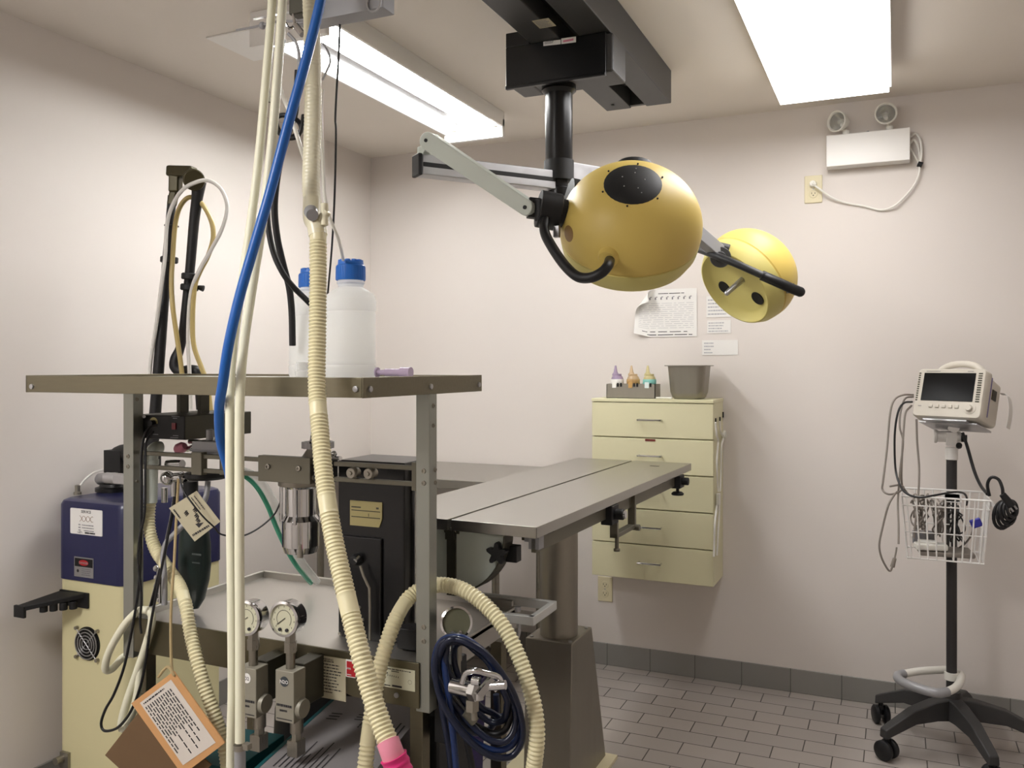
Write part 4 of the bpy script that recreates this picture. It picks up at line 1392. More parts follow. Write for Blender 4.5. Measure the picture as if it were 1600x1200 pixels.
# ================================================================ THINGS ON THE SHELF
zs = zt - 0.005
BG = 'white bottles on the shelf'


def jug(u, Y, label):
    c = P(u, 560, Y=Y)
    x, y = c.x, c.y
    t = thing('plastic_bottle', (x, y, zs), label, 'bottle', BG)
    z0 = zs + 0.0008
    R = 0.054
    pr = [(0, 0.004), (R * 0.86, 0.002), (R * 0.95, 0.0), (R, 0.008), (R, 0.024), (R * 0.97, 0.028), (R, 0.032), (R * 0.985, 0.036), (R * 0.985, 0.138), (R * 0.96, 0.142), (R, 0.147), (R, 0.166), (R * 0.93, 0.178), (R * 0.72, 0.187), (R * 0.5, 0.194), (R * 0.5, 0.20), (R * 0.56, 0.204), (R * 0.5, 0.209), (R * 0.47, 0.212), (0, 0.212)]
    build('bottle_body', MB().lathe(pr, (x, y, z0), n=48), M_milky, t)
    mb = MB().lathe([(0, 0.209), (0.031, 0.209), (0.032, 0.211), (0.031, 0.240), (0.0275, 0.243), (0.027, 0.250), (0, 0.250)], (x, y, z0), n=40)
    for k in range(32):
        an = 2 * PI * k / 32
        mb.bar((x + 0.0312 * math.cos(an), y + 0.0312 * math.sin(an), z0 + 0.214), (x + 0.0308 * math.cos(an), y + 0.0308 * math.sin(an), z0 + 0.238), 0.0025, 0.0016, up=(math.cos(an), math.sin(an), 0))
    for k in range(10):
        an = 2 * PI * k / 10
        mb.cbox((x + 0.021 * math.cos(an), y + 0.021 * math.sin(an), z0 + 0.251), (0.008, 0.008, 0.005))
    build('cap', mb, M_cap, t)
    return x, y


jx1, jy1 = jug(548, 1.55, 'white plastic bottle with blue cap on the shelf, right of the corrugated hose')
jug(488, 1.655, 'white plastic bottle with blue cap on the shelf, half hidden behind the corrugated hose')
q = P(474, 585, Y=1.42)
tag(build('clear_cup', MB().lathe([(0, 0.001), (0.016, 0.001), (0.017, 0.016), (0.0135, 0.018), (0.0145, 0.034), (0.013, 0.034), (0.012, 0.018), (0, 0.016)], (q.x, q.y, zs), n=24), M_clear), 'small clear plastic cup on the shelf in front of the left bottle', 'cup')
a_, b_ = P(590, 582, Y=1.56), P(642, 580, Y=1.56)
a_.z = b_.z = zs + 0.0125
d_ = (b_ - a_).normalized()
t = thing('syringe', (a_ + b_) / 2 - V((0, 0, 0.012)), 'lilac clear syringe lying on the shelf right of the bottles', 'syringe')
build('barrel', MB().cyl(a_ + d_ * 0.02, b_ - d_ * 0.024, 0.008), M_purple, t)
build('plunger', MB().cyl(a_, a_ + d_ * 0.03, 0.006).cyl(a_ - d_ * 0.002, a_ + d_ * 0.001, 0.011), M_purple, t)
build('hub', MB().cyl(b_ - d_ * 0.024, b_, 0.0115, 0.0115), M_purple, t)
mb = MB().box((-1.50, 1.36, zs + 0.0008), (-1.24, 1.56, zs + 0.0022))
tag(build('paper_sheet', mb, M_paper), 'loose white sheets lying flat on the shelf left of the bottles', 'paper')

# ================================================================ THINGS BELOW THE CART'S TRAY
Rz = Matrix.Rotation(0.2, 3, 'Z')
o_ = V((-1.14, 1.635, 0.2355))
t = thing('printed_carton', o_, 'large white printed carton with teal edges lying below the cart tray', 'box')
cw_, cd_, chh = 0.125, 0.225, 0.285
mb = MB().box((-cw_, -cd_, 0.0), (cw_, cd_, chh), Rz, o_)
mb.m(1).box((-cw_ - 0.001, -cd_ - 0.001, 0.02), (-cw_ + 0.008, cd_ + 0.001, chh + 0.0008), Rz, o_)
rnd = random.Random(9)
exx, eyy = Rz @ V((0, 1, 0)), Rz @ V((-1, 0, 0))
mb.m(2)
top = lambda x, y: o_ + Rz @ V((x, y, chh + 0.0008))
for i in range(9):
    mb.quad(top(-0.09 + 0.013 * i, -0.17), exx * (0.07 + rnd.random() * 0.07), eyy * 0.003)
for i in range(5):
    mb.quad(top(0.06 + 0.013 * i, 0.02), exx * (0.04 + rnd.random() * 0.05), eyy * 0.004)
for k in range(3):
    mb.quad(top(-0.06, 0.08) + exx * 0.016 * k, exx * 0.005, eyy * 0.028).quad(top(0.0, 0.09) + exx * 0.014 * k, exx * 0.0045, eyy * 0.02)
mb.scrawl(top(0.03, 0.05), exx * 0.1, eyy * 0.03, 3, 0.4, 95)
build('carton', mb, [M_boxw, M_teal, M_ink], t)
Rz = Matrix.Rotation(0.1, 3, 'Z')
o_ = V((-1.47, 1.66, 0.2355))
t = thing('teal_carton', o_, 'teal carton with small white lettering behind the hanging leaflet', 'box')
build('carton', MB().box((-0.13, -0.1, 0.0), (0.06, 0.1, 0.19), Rz, o_), M_teal, t, 0.002)
mb = MB()
ex_ = Rz @ V((1, 0, 0))
mb.scrawl(o_ + Rz @ V((-0.08, -0.1006, 0.135)), ex_ * 0.12, V((0, 0, 0.045)), 2, 0.4, 97, 0.1)
build('lettering', mb, M_paper, t)
mb = MB()
loft(mb, [rrect(-1.02, 1.95, 0.045, 0.06, 0.02, 0.236), rrect(-1.02, 1.95, 0.055, 0.07, 0.02, 0.56), rrect(-1.02, 1.95, 0.050, 0.065, 0.02, 0.56), rrect(-1.02, 1.95, 0.04, 0.05, 0.02, 0.25)])
t = thing('violet_bin', (-1.02, 1.95, 0.236), 'violet plastic bin standing below the right end of the cart', 'bin')
build('bin_body', mb, M_violet, t)
tag(build('black_bag', MB().lathe([(0, 0), (0.07, 0.0), (0.085, 0.05), (0.08, 0.2), (0.06, 0.33), (0.03, 0.37), (0, 0.375)], (-1.42, 1.90, 0.236), n=28, sx=1.6, sy=0.9), M_black), 'dark bag widened to darken the gap on the lower shelf of the cart', 'bag')  # widened to cover the bright floor with a dark shape
tag(build('black_case', MB().box((-0.955, 1.64, 0.236), (-0.905, 1.80, 0.60)).box((-0.945, 1.67, 0.60), (-0.915, 1.77, 0.625)), M_black, bevel=0.006), 'flat black case standing between the printed carton and the right leg of the cart', 'case')
# ================================================================ LASER TOWER AT THE LEFT WALL
bx0, bx1, by0, by1 = -2.425, -2.128, 1.90, 2.325
zh0, zh1 = 0.694, 0.945
t = tower = thing('laser_tower', ((bx0 + bx1) / 2, (by0 + by1) / 2, 0), 'tall cream laser cabinet with a navy blue hood standing by the left wall', 'medical machine')
cxm, cym, hx_, hy_ = (bx0 + bx1) / 2, (by0 + by1) / 2, (bx1 - bx0) / 2, (by1 - by0) / 2
mb = MB()
loft(mb, [rrect(cxm, cym, hx_ - 0.004, hy_ - 0.004, 0.03, 0.07), rrect(cxm, cym, hx_ - 0.004, hy_ - 0.004, 0.03, zh0)])
body = build('body', mb, M_creamb, t)
mb = MB()
loft(mb, [rrect(cxm, cym, hx_, hy_, 0.035, zh0), rrect(cxm, cym, hx_, hy_, 0.035, zh1 - 0.018), rrect(cxm, cym, hx_ - 0.005, hy_ - 0.005, 0.035, zh1 - 0.006), rrect(cxm, cym, hx_ - 0.018, hy_ - 0.018, 0.03, zh1)])
hood = build('hood', mb, M_blue, t)
for x in (bx0 + 0.05, bx1 - 0.05):
    for y in (by0 + 0.05, by1 - 0.05):
        build('caster', MB().cyl((x - 0.015, y, 0.036), (x + 0.015, y, 0.036), 0.035).box((x - 0.012, y - 0.012, 0.05), (x + 0.012, y + 0.012, 0.075)), M_rubber, t)
# labels on the hood
q0, q1 = P(110, 833, Y=by0 - 0.001), P(160, 798, Y=by0 - 0.001)
w_, h_ = q1.x - q0.x, q1.z - q0.z
mb = MB().prism([p for p in rrect(0, 0, w_ / 2, h_ / 2, 0.004, 0, 3)], (0, 0, 0.0014))
mb.bm.transform(Matrix.Translation(((q0.x + q1.x) / 2, by0, (q0.z + q1.z) / 2)) @ Matrix.Rotation(PI / 2, 4, 'X'))
iy = by0 - 0.0018
mb.m(1).text('SERVICE', 0.0085, ((q0.x + q1.x) / 2, iy, q1.z - 0.0125), (1, 0, 0), (0, 0, 1), True, bold=0.03)
for i in range(3):
    zz = q0.z + 0.027 - 0.0085 * i
    mb.m(2).scrawl((q0.x + w_ * 0.26, iy, zz), (w_ * 0.07, 0, 0), (0, 0, 0.006), 1, 0.6, 20 + i, 0.02)
    mb.m(2).scrawl((q0.x + w_ * (0.37 if i < 2 else 0.43), iy, zz), (w_ * (0.37 if i < 2 else 0.31), 0, 0), (0, 0, 0.006), 1, 0.5, 30 + i, 0.02)
mb.m(1).text('1-877-', 0.0062, (q0.x + w_ * 0.22, iy, q0.z + 0.003), (1, 0, 0), (0, 0, 1), bold=0.02)
mb.scrawl((q0.x + w_ * 0.46, iy, q0.z + 0.002), (w_ * 0.14, 0, 0), (0, 0, 0.008), 1, 0.6, 41, 0.02)
mb.scrawl((q0.x + w_ * 0.61, iy, q0.z + 0.002), (w_ * 0.17, 0, 0), (0, 0, 0.008), 1, 0.6, 42, 0.02)
cxl, czl = (q0.x + q1.x) / 2 + 0.001, q0.z + h_ * 0.62
for sg in (1, -1):                    # two interlaced wavy lines that cross like a chain of loops
    pts = [V((cxl + (k / 32 - 0.5) * 0.058, iy, czl + sg * 0.0085 * math.cos(k / 32 * 3.2 * PI))) for k in range(33)]
    mb.m(3).tube(pts, 0.0007, 5)
build('service_sticker', mb, [M_paper, M_ink, M_inkg, M_brownprint], hood)
q0, q1 = P(116, 900, Y=by0 - 0.001), P(146, 873, Y=by0 - 0.001)
w_, h_ = q1.x - q0.x, q1.z - q0.z
mb = MB().box((q0.x, by0 - 0.0012, q0.z), (q1.x, by0 - 0.0001, q1.z))
mb.m(1).quad((q0.x + 0.003, iy, q0.z + h_ * 0.52), (w_ - 0.006, 0, 0), (0, 0, h_ * 0.42))
mb.m(2).lathe([(0.021, 0), (0, 0.0002)], ((q0.x + q1.x) / 2, iy - 0.0003, q0.z + h_ * 0.73), (0, -1, 0), 24, sx=1, sy=0.42)
mb.m(0).text('DANGER', 0.007, ((q0.x + q1.x) / 2, iy - 0.0008, q0.z + h_ * 0.67), (1, 0, 0), (0, 0, 1), True, bold=0.02)
mb.m(3).lathe([(0.005, 0), (0, 0)], (q0.x + w_ * 0.2, iy, q0.z + h_ * 0.3), (0, -1, 0), 12)
mb.m(4).scrawl((q0.x + w_ * 0.4, iy, q0.z + h_ * 0.08), (w_ * 0.52, 0, 0), (0, 0, h_ * 0.4), 4, 0.45, 21)
build('danger_sticker', mb, [M_alu, M_dark, M_red, M_ink, M_inkg], hood)
# fan grille
q = P(136, 1006, Y=by0)
yf = by0 + 0.003
mb = MB().lathe([(0.052, -0.001), (0.052, 0.001), (0, 0.001)], (q.x, yf, q.z), (0, -1, 0), 40)
mb.m(1).lathe([(0.014, 0.0015), (0.018, 0.003), (0, 0.004)], (q.x, yf, q.z), (0, -1, 0), 20)
for k in range(7):
    an = 2 * PI * k / 7
    p0 = V((q.x + 0.016 * math.cos(an), yf - 0.003, q.z + 0.016 * math.sin(an)))
    p1 = V((q.x + 0.048 * math.cos(an + 0.5), yf - 0.003, q.z + 0.048 * math.sin(an + 0.5)))
    mb.bar(p0, p1, 0.014, 0.0016, up=(0, 1, 0))
fan = build('cooling_fan', mb, [M_dark, M_blackg], body)
mb = MB()
for r in (0.016, 0.026, 0.036, 0.046):
    mb.ring((q.x, yf - 0.008, q.z), r, 0.0018, (0, 1, 0), 36, 6)
for an in (PI / 4, 3 * PI / 4):
    d_ = V((math.cos(an), 0, math.sin(an)))
    c_ = V((q.x, yf - 0.007, q.z))
    mb.tube([c_ - d_ * 0.062, c_ + d_ * 0.062], 0.0016, 6)
build('fan_guard', mb, M_alu, body)
mb = MB()
for an in (PI / 4, 3 * PI / 4, 5 * PI / 4, 7 * PI / 4):
    c_ = V((q.x + 0.063 * math.cos(an), yf, q.z + 0.063 * math.sin(an)))
    mb.cyl(c_, c_ - V((0, 0.01, 0)), 0.0055, n=10)
build('screw', mb, M_steeld, body)
# black bracket with the foot switch cradle
q0 = P(118, 935, Y=by0)
mb = MB()
Rb = Matrix.Rotation(0.0, 3, 'Z')
zc_ = q0.z
mb.prism([(-2.405, by0, zc_ + 0.018), (-2.29, by0, zc_ + 0.022), (-2.30, by0 - 0.02, zc_ + 0.02), (-2.385, by0 - 0.135, zc_ + 0.004), (-2.425, by0 - 0.135, zc_ + 0.002)], (0, 0, -0.014))
mb.box((-2.43, by0 - 0.14, zc_ - 0.032), (-2.385, by0 - 0.13, zc_ + 0.004))
mb.box((-2.405, by0 - 0.004, zc_ - 0.026), (-2.28, by0 + 0.004, zc_ + 0.022))
for k in range(4):
    mb.cyl((-2.37 + 0.018 * k, by0 - 0.085 + 0.02 * k, zc_ - 0.024), (-2.37 + 0.018 * k, by0 - 0.085 + 0.02 * k, zc_ + 0.0), 0.012, n=10)
build('cradle', mb, M_black, t, 0.002)
q = P(103, 1190, Y=by0)
mb = MB().box((q.x - 0.02, by0 - 0.006, q.z - 0.03), (q.x + 0.016, by0 + 0.006, q.z + 0.03)).cyl(q + V((-0.01, 0, 0.01)), q + V((-0.01, -0.03, 0.01)), 0.012, n=14)
build('connector', mb, M_steeld, body)
q = P(121, 782, Y=by0 + 0.09)
build('antenna_port', MB().lathe([(0, 0), (0.012, 0), (0.012, 0.008), (0.008, 0.01), (0.008, 0.03), (0, 0.032)], (q.x, q.y, zh1 - 0.001), n=16), M_steeld, hood)
# articulated arm: base, elbow, tubes and knuckle
bq = P(180, 775, Y=2.10)
ax_, ay_ = bq.x, bq.y
mb = MB().lathe([(0, 0), (0.062, 0), (0.062, 0.012), (0.05, 0.016), (0.045, 0.026), (0, 0.026)], (ax_, ay_, zh1), n=30)
build('arm_base', mb, M_blackg, t)
pts = [V((ax_, ay_, zh1 + 0.02)), V((ax_, ay_, zh1 + 0.075)), V((ax_ + 0.004, ay_, zh1 + 0.105)), V((ax_ + 0.03, ay_, zh1 + 0.125)), V((ax_ + 0.09, ay_, zh1 + 0.128))]
mb = MB().tube(spl(pts, 4), 0.03, 16)
mb.cbox((ax_ + 0.02, ay_, zh1 + 0.10), (0.075, 0.062, 0.075))
build('arm_elbow', mb, M_black, t, 0.012)
build('arm_clamp', MB().cyl((ax_ - 0.035, ay_ - 0.03, zh1 + 0.04), (ax_ + 0.05, ay_ - 0.035, zh1 + 0.052), 0.02, 0.016, n=18).cyl((ax_ - 0.045, ay_ - 0.03, zh1 + 0.038), (ax_ - 0.033, ay_ - 0.03, zh1 + 0.04), 0.014), M_alu, t)
b0, b1 = P(238, 690, d=2.70), P(269, 306, d=2.70)
hz_ = V((ax_ + 0.08, ay_, zh1 + 0.128))
mb = MB().tube([hz_, V((b0.x, b0.y, hz_.z))], 0.026, 16).cyl(V((b0.x, b0.y, hz_.z - 0.03)), V((b0.x, b0.y, hz_.z + 0.05)), 0.026)
build('arm_shoulder', mb, M_black, t)
bb = V((b0.x, b0.y, hz_.z + 0.03))
n_ = 14
rs = [0.0185 - 0.0055 * k / n_ for k in range(n_ + 1)]
mb = MB().tube([bb.lerp(b1, k / n_) for k in range(n_ + 1)], rs, 16)
build('arm_tube', mb, M_rubber, t)
k0, k1, k2, k3 = P(273, 300, d=2.70), P(273, 272, d=2.70), P(300, 264, d=2.68), P(312, 285, d=2.66)
mb = MB().bar(P(274, 302, d=2.70), P(275, 264, d=2.70), 0.034, 0.04, up=FW).bar(P(264, 268, d=2.70), P(304, 269, d=2.68), 0.04, 0.034)
mb.bar(P(268, 322, d=2.70), P(273, 298, d=2.70), 0.026, 0.028, up=FW)
build('knuckle', mb, M_armbronze, t, 0.007)
mb = MB().cyl(P(303, 281, d=2.63), P(303, 281, d=2.70), 0.033, n=26)
build('knuckle_disc', mb, M_armbronze, t, 0.006)
pts = PD([(311, 284, 2.66), (308, 310, 2.67), (303, 350, 2.68), (296, 430, 2.69), (286, 520, 2.70), (281, 545, 2.70), (275, 560, 2.70), (274, 572, 2.70), (282, 580, 2.70), (300, 578, 2.70), (309, 582, 2.70), (311, 600, 2.70), (313, 640, 2.70)])
rr = [0.022, 0.017, 0.0155, 0.0145, 0.0135, 0.014, 0.017, 0.018, 0.017, 0.016, 0.016, 0.0145, 0.0125]
sp_ = spl(pts, 5)
rs = []
for i in range(len(sp_)):
    k = min(len(rr) - 2, i // 5)
    f_ = i / 5 - k
    rs.append(rr[k] * (1 - f_) + rr[k + 1] * f_)
build('hand_piece_arm', MB().tube(sp_, rs, 16), M_rubber, t)
for (u0, u1, v, d_, tail) in ((252, 277, 406, 2.70, False), (283, 312, 432, 2.68, False), (282, 310, 449, 2.68, True)):
    a_, b_ = P(u0, v, d=d_), P(u1, v, d=d_)
    mb = MB().lathe([(0.024, -0.01), (0.027, -0.007), (0.027, 0.007), (0.024, 0.01)], (a_ + b_) / 2, (0.08, 0, 1), 18)
    if tail:
        mb.cyl(b_, P(u1 + 8, v + 2, d=d_), 0.007, 0.01, n=8)
    build('hose_clip', mb, M_black, t)
mb = MB().lathe([(0.018, -0.003), (0.022, -0.002), (0.022, 0.002), (0.018, 0.003)], P(268, 353, d=2.70), (0.08, 0, 1), 18)
build('hose_clip', mb, M_black, t)
pts = PD([(330, 648, 2.66), (324, 600, 2.66), (315, 575, 2.66), (303, 540, 2.66), (301, 500, 2.66), (304, 450, 2.66), (312, 425, 2.66), (325, 400, 2.66), (333, 372, 2.66), (330, 345, 2.66), (315, 318, 2.67), (297, 308, 2.68), (282, 322, 2.68), (274, 350, 2.68), (270, 400, 2.68), (268, 440, 2.67), (270, 480, 2.66), (277, 530, 2.66), (284, 580, 2.66), (289, 640, 2.66)])
build('amber_tube', MB().tube(spl(pts, 6), 0.0075, 10), M_tubeol, t)
pts = PD([(298, 640, 2.67), (296, 580, 2.67), (294, 520, 2.67), (298, 460, 2.66), (310, 425, 2.65), (330, 390, 2.64), (348, 355, 2.63), (355, 322, 2.63), (345, 295, 2.63), (325, 282, 2.63), (303, 286, 2.62), (284, 298, 2.63), (270, 320, 2.64), (261, 350, 2.65), (258, 400, 2.65), (253, 440, 2.65), (245, 500, 2.67), (236, 560, 2.69), (233, 600, 2.70)])
build('milky_tube', MB().tube(spl(pts, 6), 0.006, 10), M_tubew, t)
pa = P(121, 782, Y=by0 + 0.09)
pts = [V((pa.x, pa.y, zh1 + 0.028))] + [P(u, v, Y=y) for u, v, y in ((124, 760, 2.0), (134, 748, 2.02), (148, 738, 2.06), (166, 733, 2.08))]
build('thin_tube', MB().tube(spl(pts, 6), 0.0035, 8), M_tubew, t)
# ================================================================ HANGER RAIL AND HOSES
t = thing('hose_hanger', (-1.15, 1.53, H), 'grey metal hanger rail above the cart that carries the hoses', 'rail')
build('rail', MB().box((-1.18, 1.507, 2.10), (-0.961, 1.552, 2.20)), M_grey, t, 0.002)
build('drop_bracket', MB().box((-1.12, 1.51, 2.19), (-1.02, 1.55, H)), M_grey, t, 0.003)
build('junction_block', MB().box((-1.172, 1.47, 2.105), (-1.125, 1.507, 2.20)), M_olived, t, 0.004)
q = P(584, 3, Y=1.50)
build('ring_hook', MB().ring(q, 0.019, 0.002, (0.2, 1, 0.1), 24, 6), M_alu, t)
pts = PD([(458, 22, 1.80), (460, 38, 1.80), (452, 44, 1.79), (446, 36, 1.79)])
mb = MB().tube(spl(pts, 5), 0.003, 8).cyl(P(462, 40, d=1.79), P(473, 54, d=1.78), 0.007, n=10)
build('snap_hook', mb, M_chrome, t)
pts = PD([(370, 47, 1.95), (398, 42, 1.9), (430, 34, 1.85), (455, 33, 1.82), (480, 30, 1.80)])
build('wire_arm', MB().tube(spl(pts, 4), 0.0028, 6).ball(P(410, 40, d=1.88), 0.008), M_grey, t)


def corrugated(pts, R, pitch=0.0066, amp=0.12, plain=(), seg=18, step=4):
    """bellows tube along pts, plain = list of (start, end) in metres without folds"""
    sp_, L_ = resample(spl(pts, 12), pitch / step)
    rs = []
    for i in range(len(sp_)):
        s = L_ * i / (len(sp_) - 1)
        if any(a <= s <= b for a, b in plain):
            rs.append(R * 0.94)
        else:
            rs.append(R * (1 - amp * 0.5 + amp * 0.5 * math.cos(2 * PI * s / pitch)))
    return MB().tube(sp_, rs, seg)


CG = 'cream corrugated breathing hoses'
# hose hanging in front of the shelf
t = thing('breathing_hose', P(497, 600, d=1.53), 'long cream corrugated hose hanging in front of the shelf with a pink end', 'hose', CG)
pts = PD([(485, -60, 1.70), (486, 0, 1.69), (488, 80, 1.68), (489, 170, 1.66), (487, 240, 1.64), (486, 290, 1.62), (488, 318, 1.61)])
build('upper_hose', corrugated(pts, 0.0168, amp=0.06, pitch=0.0075, plain=[(0.115, 0.155), (0.232, 0.262)]), M_hose2, t)
c_ = P(488, 335, d=1.60)
mb = MB().tube(spl(PD([(488, 312, 1.61), (488, 340, 1.60), (494, 352, 1.59), (497, 368, 1.585)]), 6), 0.0172, 18)
mb.cyl(P(500, 345, d=1.585), P(512, 330, d=1.58), 0.008).cyl(P(507, 352, d=1.58), P(507, 318, d=1.58), 0.007)
build('connector', mb, M_hose2, t)
build('grey_plug', MB().cyl(P(486, 331, d=1.585), P(488, 336, d=1.565), 0.013, 0.011, n=20), M_grey, t, label='grey plug')
lp = PD([(497, 360, 1.585), (497, 430, 1.57), (496, 520, 1.55), (495, 600, 1.53), (499, 660, 1.50), (504, 720, 1.47), (511, 780, 1.44), (521, 840, 1.41), (534, 900, 1.38), (548, 960, 1.35), (563, 1020, 1.32), (579, 1080, 1.30), (597, 1135, 1.28), (610, 1168, 1.265)])
build('lower_hose', corrugated(lp, 0.0162, amp=0.15, plain=[(0.0, 0.02), (0.325, 0.348), (0.497, 0.527), (0.668, 0.70)]), M_hose, t)
ep = PD([(606, 1158, 1.27), (611, 1172, 1.264), (616, 1185, 1.262)])
build('pink_cuff', MB().tube(spl(ep, 4), 0.0170, 20), M_pinkl, t, label='pale pink clear cuff')
ep = PD([(615, 1182, 1.262), (622, 1200, 1.26), (636, 1240, 1.25), (646, 1275, 1.25)])
build('pink_end', corrugated(ep, 0.0205, amp=0.08, pitch=0.012), M_pink, t, label='bright pink rubber end piece')

# hose looping up behind the right post
pts = [P(u, v, Y=y) for u, v, y in ((570, 1212, 1.475), (572, 1185, 1.48), (580, 1120, 1.50), (592, 1050, 1.515), (606, 1000, 1.54), (622, 960, 1.585), (643, 930, 1.63), (668, 917, 1.65), (694, 914, 1.65), (725, 922, 1.645), (757, 945, 1.64), (787, 980, 1.63), (810, 1025, 1.62), (826, 1070, 1.61), (836, 1110, 1.60), (839, 1150, 1.59), (834, 1200, 1.59), (826, 1260, 1.60))]
o = build('breathing_hose', corrugated(pts, 0.0172, amp=0.17, pitch=0.0085, plain=[(0.06, 0.10), (0.33, 0.365)]), M_hose)
tag(o, 'cream corrugated hose arching behind the right post of the cart', 'hose', CG)
# hose at the left post
pts = [P(u, v, Y=y) for u, v, y in ((236, 775, 1.63), (233, 800, 1.63), (234, 830, 1.62), (243, 858, 1.61), (262, 888, 1.59), (280, 915, 1.57), (290, 945, 1.54), (297, 985, 1.52), (307, 1030, 1.50), (322, 1080, 1.49), (340, 1130, 1.49), (353, 1180, 1.49), (360, 1240, 1.5))]
t = thing('breathing_hose', P(240, 700, Y=1.63), 'cream corrugated hose running down from a pale elbow beside the left post', 'hose', CG)
build('hose', corrugated(pts, 0.0158, amp=0.18, pitch=0.0085, plain=[(0.175, 0.205), (0.32, 0.345)]), M_hose, t)
pts = [P(u, v, Y=y) for u, v, y in ((251, 699, 1.655), (243, 700, 1.64), (238, 708, 1.63), (237, 740, 1.63), (236, 785, 1.63))]
build('elbow', MB().tube(spl(pts, 6), 0.0155, 18).lathe([(0.0155, -0.008), (0.018, -0.006), (0.018, 0.006), (0.0155, 0.008)], P(237, 722, Y=1.63), (0, 0, 1), 20), M_lgrey, t)

# white supply hoses and the blue one
WG = 'white supply hoses'
pts = PD([(426, -40, 1.66), (424, 20, 1.66), (415, 130, 1.65), (404, 250, 1.64), (393, 340, 1.63), (380, 430, 1.62), (367, 520, 1.61), (360, 600, 1.60), (359, 700, 1.58), (360, 800, 1.57), (362, 950, 1.55), (363, 1080, 1.54), (361, 1160, 1.54), (361, 1300, 1.54)])
tag(build('supply_hose', MB().tube(spl(pts, 8), 0.0082, 12), M_whose), 'left one of two white supply hoses, passing the grey clamp', 'hose', WG)
pts = PD([(443, -40, 1.63), (441, 10, 1.63), (431, 150, 1.62), (421, 260, 1.61), (408, 360, 1.60), (394, 450, 1.59), (381, 540, 1.58), (375, 620, 1.57), (374, 720, 1.56), (374, 850, 1.54), (375, 1000, 1.53), (375, 1160, 1.52)])
t = thing('supply_hose', P(375, 900, d=1.54), 'white supply hose of a pair in front of the shelf, ending in a grey clamp', 'hose', WG)
build('hose', MB().tube(spl(pts, 8), 0.0086, 12), M_whose, t)
build('hose_clamp', MB().cyl(P(375, 1163, d=1.52), P(375, 1171, d=1.52), 0.0115, n=20).cbox(P(386, 1166, d=1.515), (0.012, 0.012, 0.01)), M_steeld, t)
build('hose_tail', MB().tube(PD([(375, 1168, 1.52), (375, 1210, 1.52), (376, 1290, 1.53)]), 0.0098, 14), M_grey, t)
pts = PD([(508, -50, 1.56), (500, 5, 1.56), (479, 90, 1.56), (450, 195, 1.555), (422, 300, 1.55), (397, 385, 1.545), (374, 465, 1.54), (357, 540, 1.54), (348, 600, 1.56), (342.5, 640, 1.597), (345, 690, 1.642), (358, 740, 1.665), (366, 800, 1.68)])
tag(build('supply_hose', MB().tube(spl(pts, 8), 0.0092, 14), M_bhose), 'single blue supply hose crossing in front of the white hoses', 'hose')
# thin things hanging from the rail
BC = 'black cables near the hoses'
pts = PD([(442, 60, 1.80), (434, 120, 1.80), (428, 200, 1.80), (420, 280, 1.79), (418, 340, 1.78), (426, 390, 1.78), (441, 425, 1.78), (458, 448, 1.79), (476, 466, 1.82), (490, 480, 1.84)])
tag(build('black_cable', MB().tube(spl(pts, 8), 0.0062, 10), M_rubber), 'thick black cable curving right to the shoulder of the left white bottle', 'cable', BC)
pts = PD([(466, 110, 1.83), (462, 170, 1.84), (450, 210, 1.85), (436, 260, 1.86), (429, 320, 1.87), (433, 370, 1.88), (443, 415, 1.9), (452, 450, 1.92), (456, 490, 1.94), (457, 540, 1.95)])
tag(build('black_cable', MB().tube(spl(pts, 8), 0.0075, 10), M_rubber), 'thick black cable dropping straight down behind the left white bottle', 'cable', BC)
mb = MB()
mb.tube(spl(PD([(432, 185, 1.77), (442, 180, 1.77), (456, 183, 1.77), (468, 192, 1.78), (470, 205, 1.78), (456, 214, 1.77), (442, 212, 1.77), (434, 200, 1.77)]), 5, True), 0.005, 8, True)
mb.tube(spl(PD([(434, 207, 1.76), (448, 216, 1.76), (464, 214, 1.76), (471, 200, 1.76), (474, 180, 1.77)]), 5), 0.004, 8)
tag(build('cable_loop', mb, M_rubber), 'small coiled loop of black cable behind the blue hose', 'cable', BC)
pts = PD([(531, 38, 1.85), (529, 90, 1.86), (526, 140, 1.87), (524, 185, 1.88), (525, 210, 1.88), (523, 300, 1.92), (519, 380, 2.02), (513, 450, 2.12), (506, 520, 2.22), (500, 570, 2.26), (496, 630, 2.24), (489, 668, 2.08), (485, 692, 1.95)])
tag(build('thin_cord', MB().tube(spl(pts, 8), 0.0024, 8), M_rubber), 'thin black cord hanging from the hanger rail behind the bottles', 'cord')
pts = PD([(505, 68, 1.84), (512, 80, 1.84), (516, 96, 1.84), (510, 112, 1.84), (504, 125, 1.84)])
pts2 = PD([(450, 52, 1.80), (462, 66, 1.80), (467, 85, 1.80), (467, 112, 1.80), (462, 150, 1.80)])
mb = MB().tube(spl(pts, 6), 0.0024, 8).tube(spl(pts2, 6), 0.0036, 8)
tag(build('grey_lead', mb, M_grey), 'thin grey leads bowing out beside the upper corrugated hose', 'cable')
pts = PD([(436, 120, 1.75), (440, 145, 1.74), (452, 175, 1.73), (462, 205, 1.72), (472, 238, 1.71), (480, 262, 1.70)])
tag(build('white_tube', MB().tube(spl(pts, 6), 0.0042, 8), M_whitep), 'thin white tube slanting behind the blue hose to the corrugated hose', 'tube')
pts = PD([(504, 140, 1.70), (502, 180, 1.70), (504, 240, 1.69), (507, 300, 1.67), (511, 325, 1.66), (517, 345, 1.665), (527, 368, 1.69), (533, 390, 1.76), (536, 406, 1.82)])
tag(build('clear_line', MB().tube(spl(pts, 6), 0.0034, 8), M_tubew), 'fine milky line from the corrugated hose to the right bottle cap', 'tube')
pts = PD([(421, 60, 1.72), (424, 90, 1.72), (419, 130, 1.71), (421, 160, 1.71)])
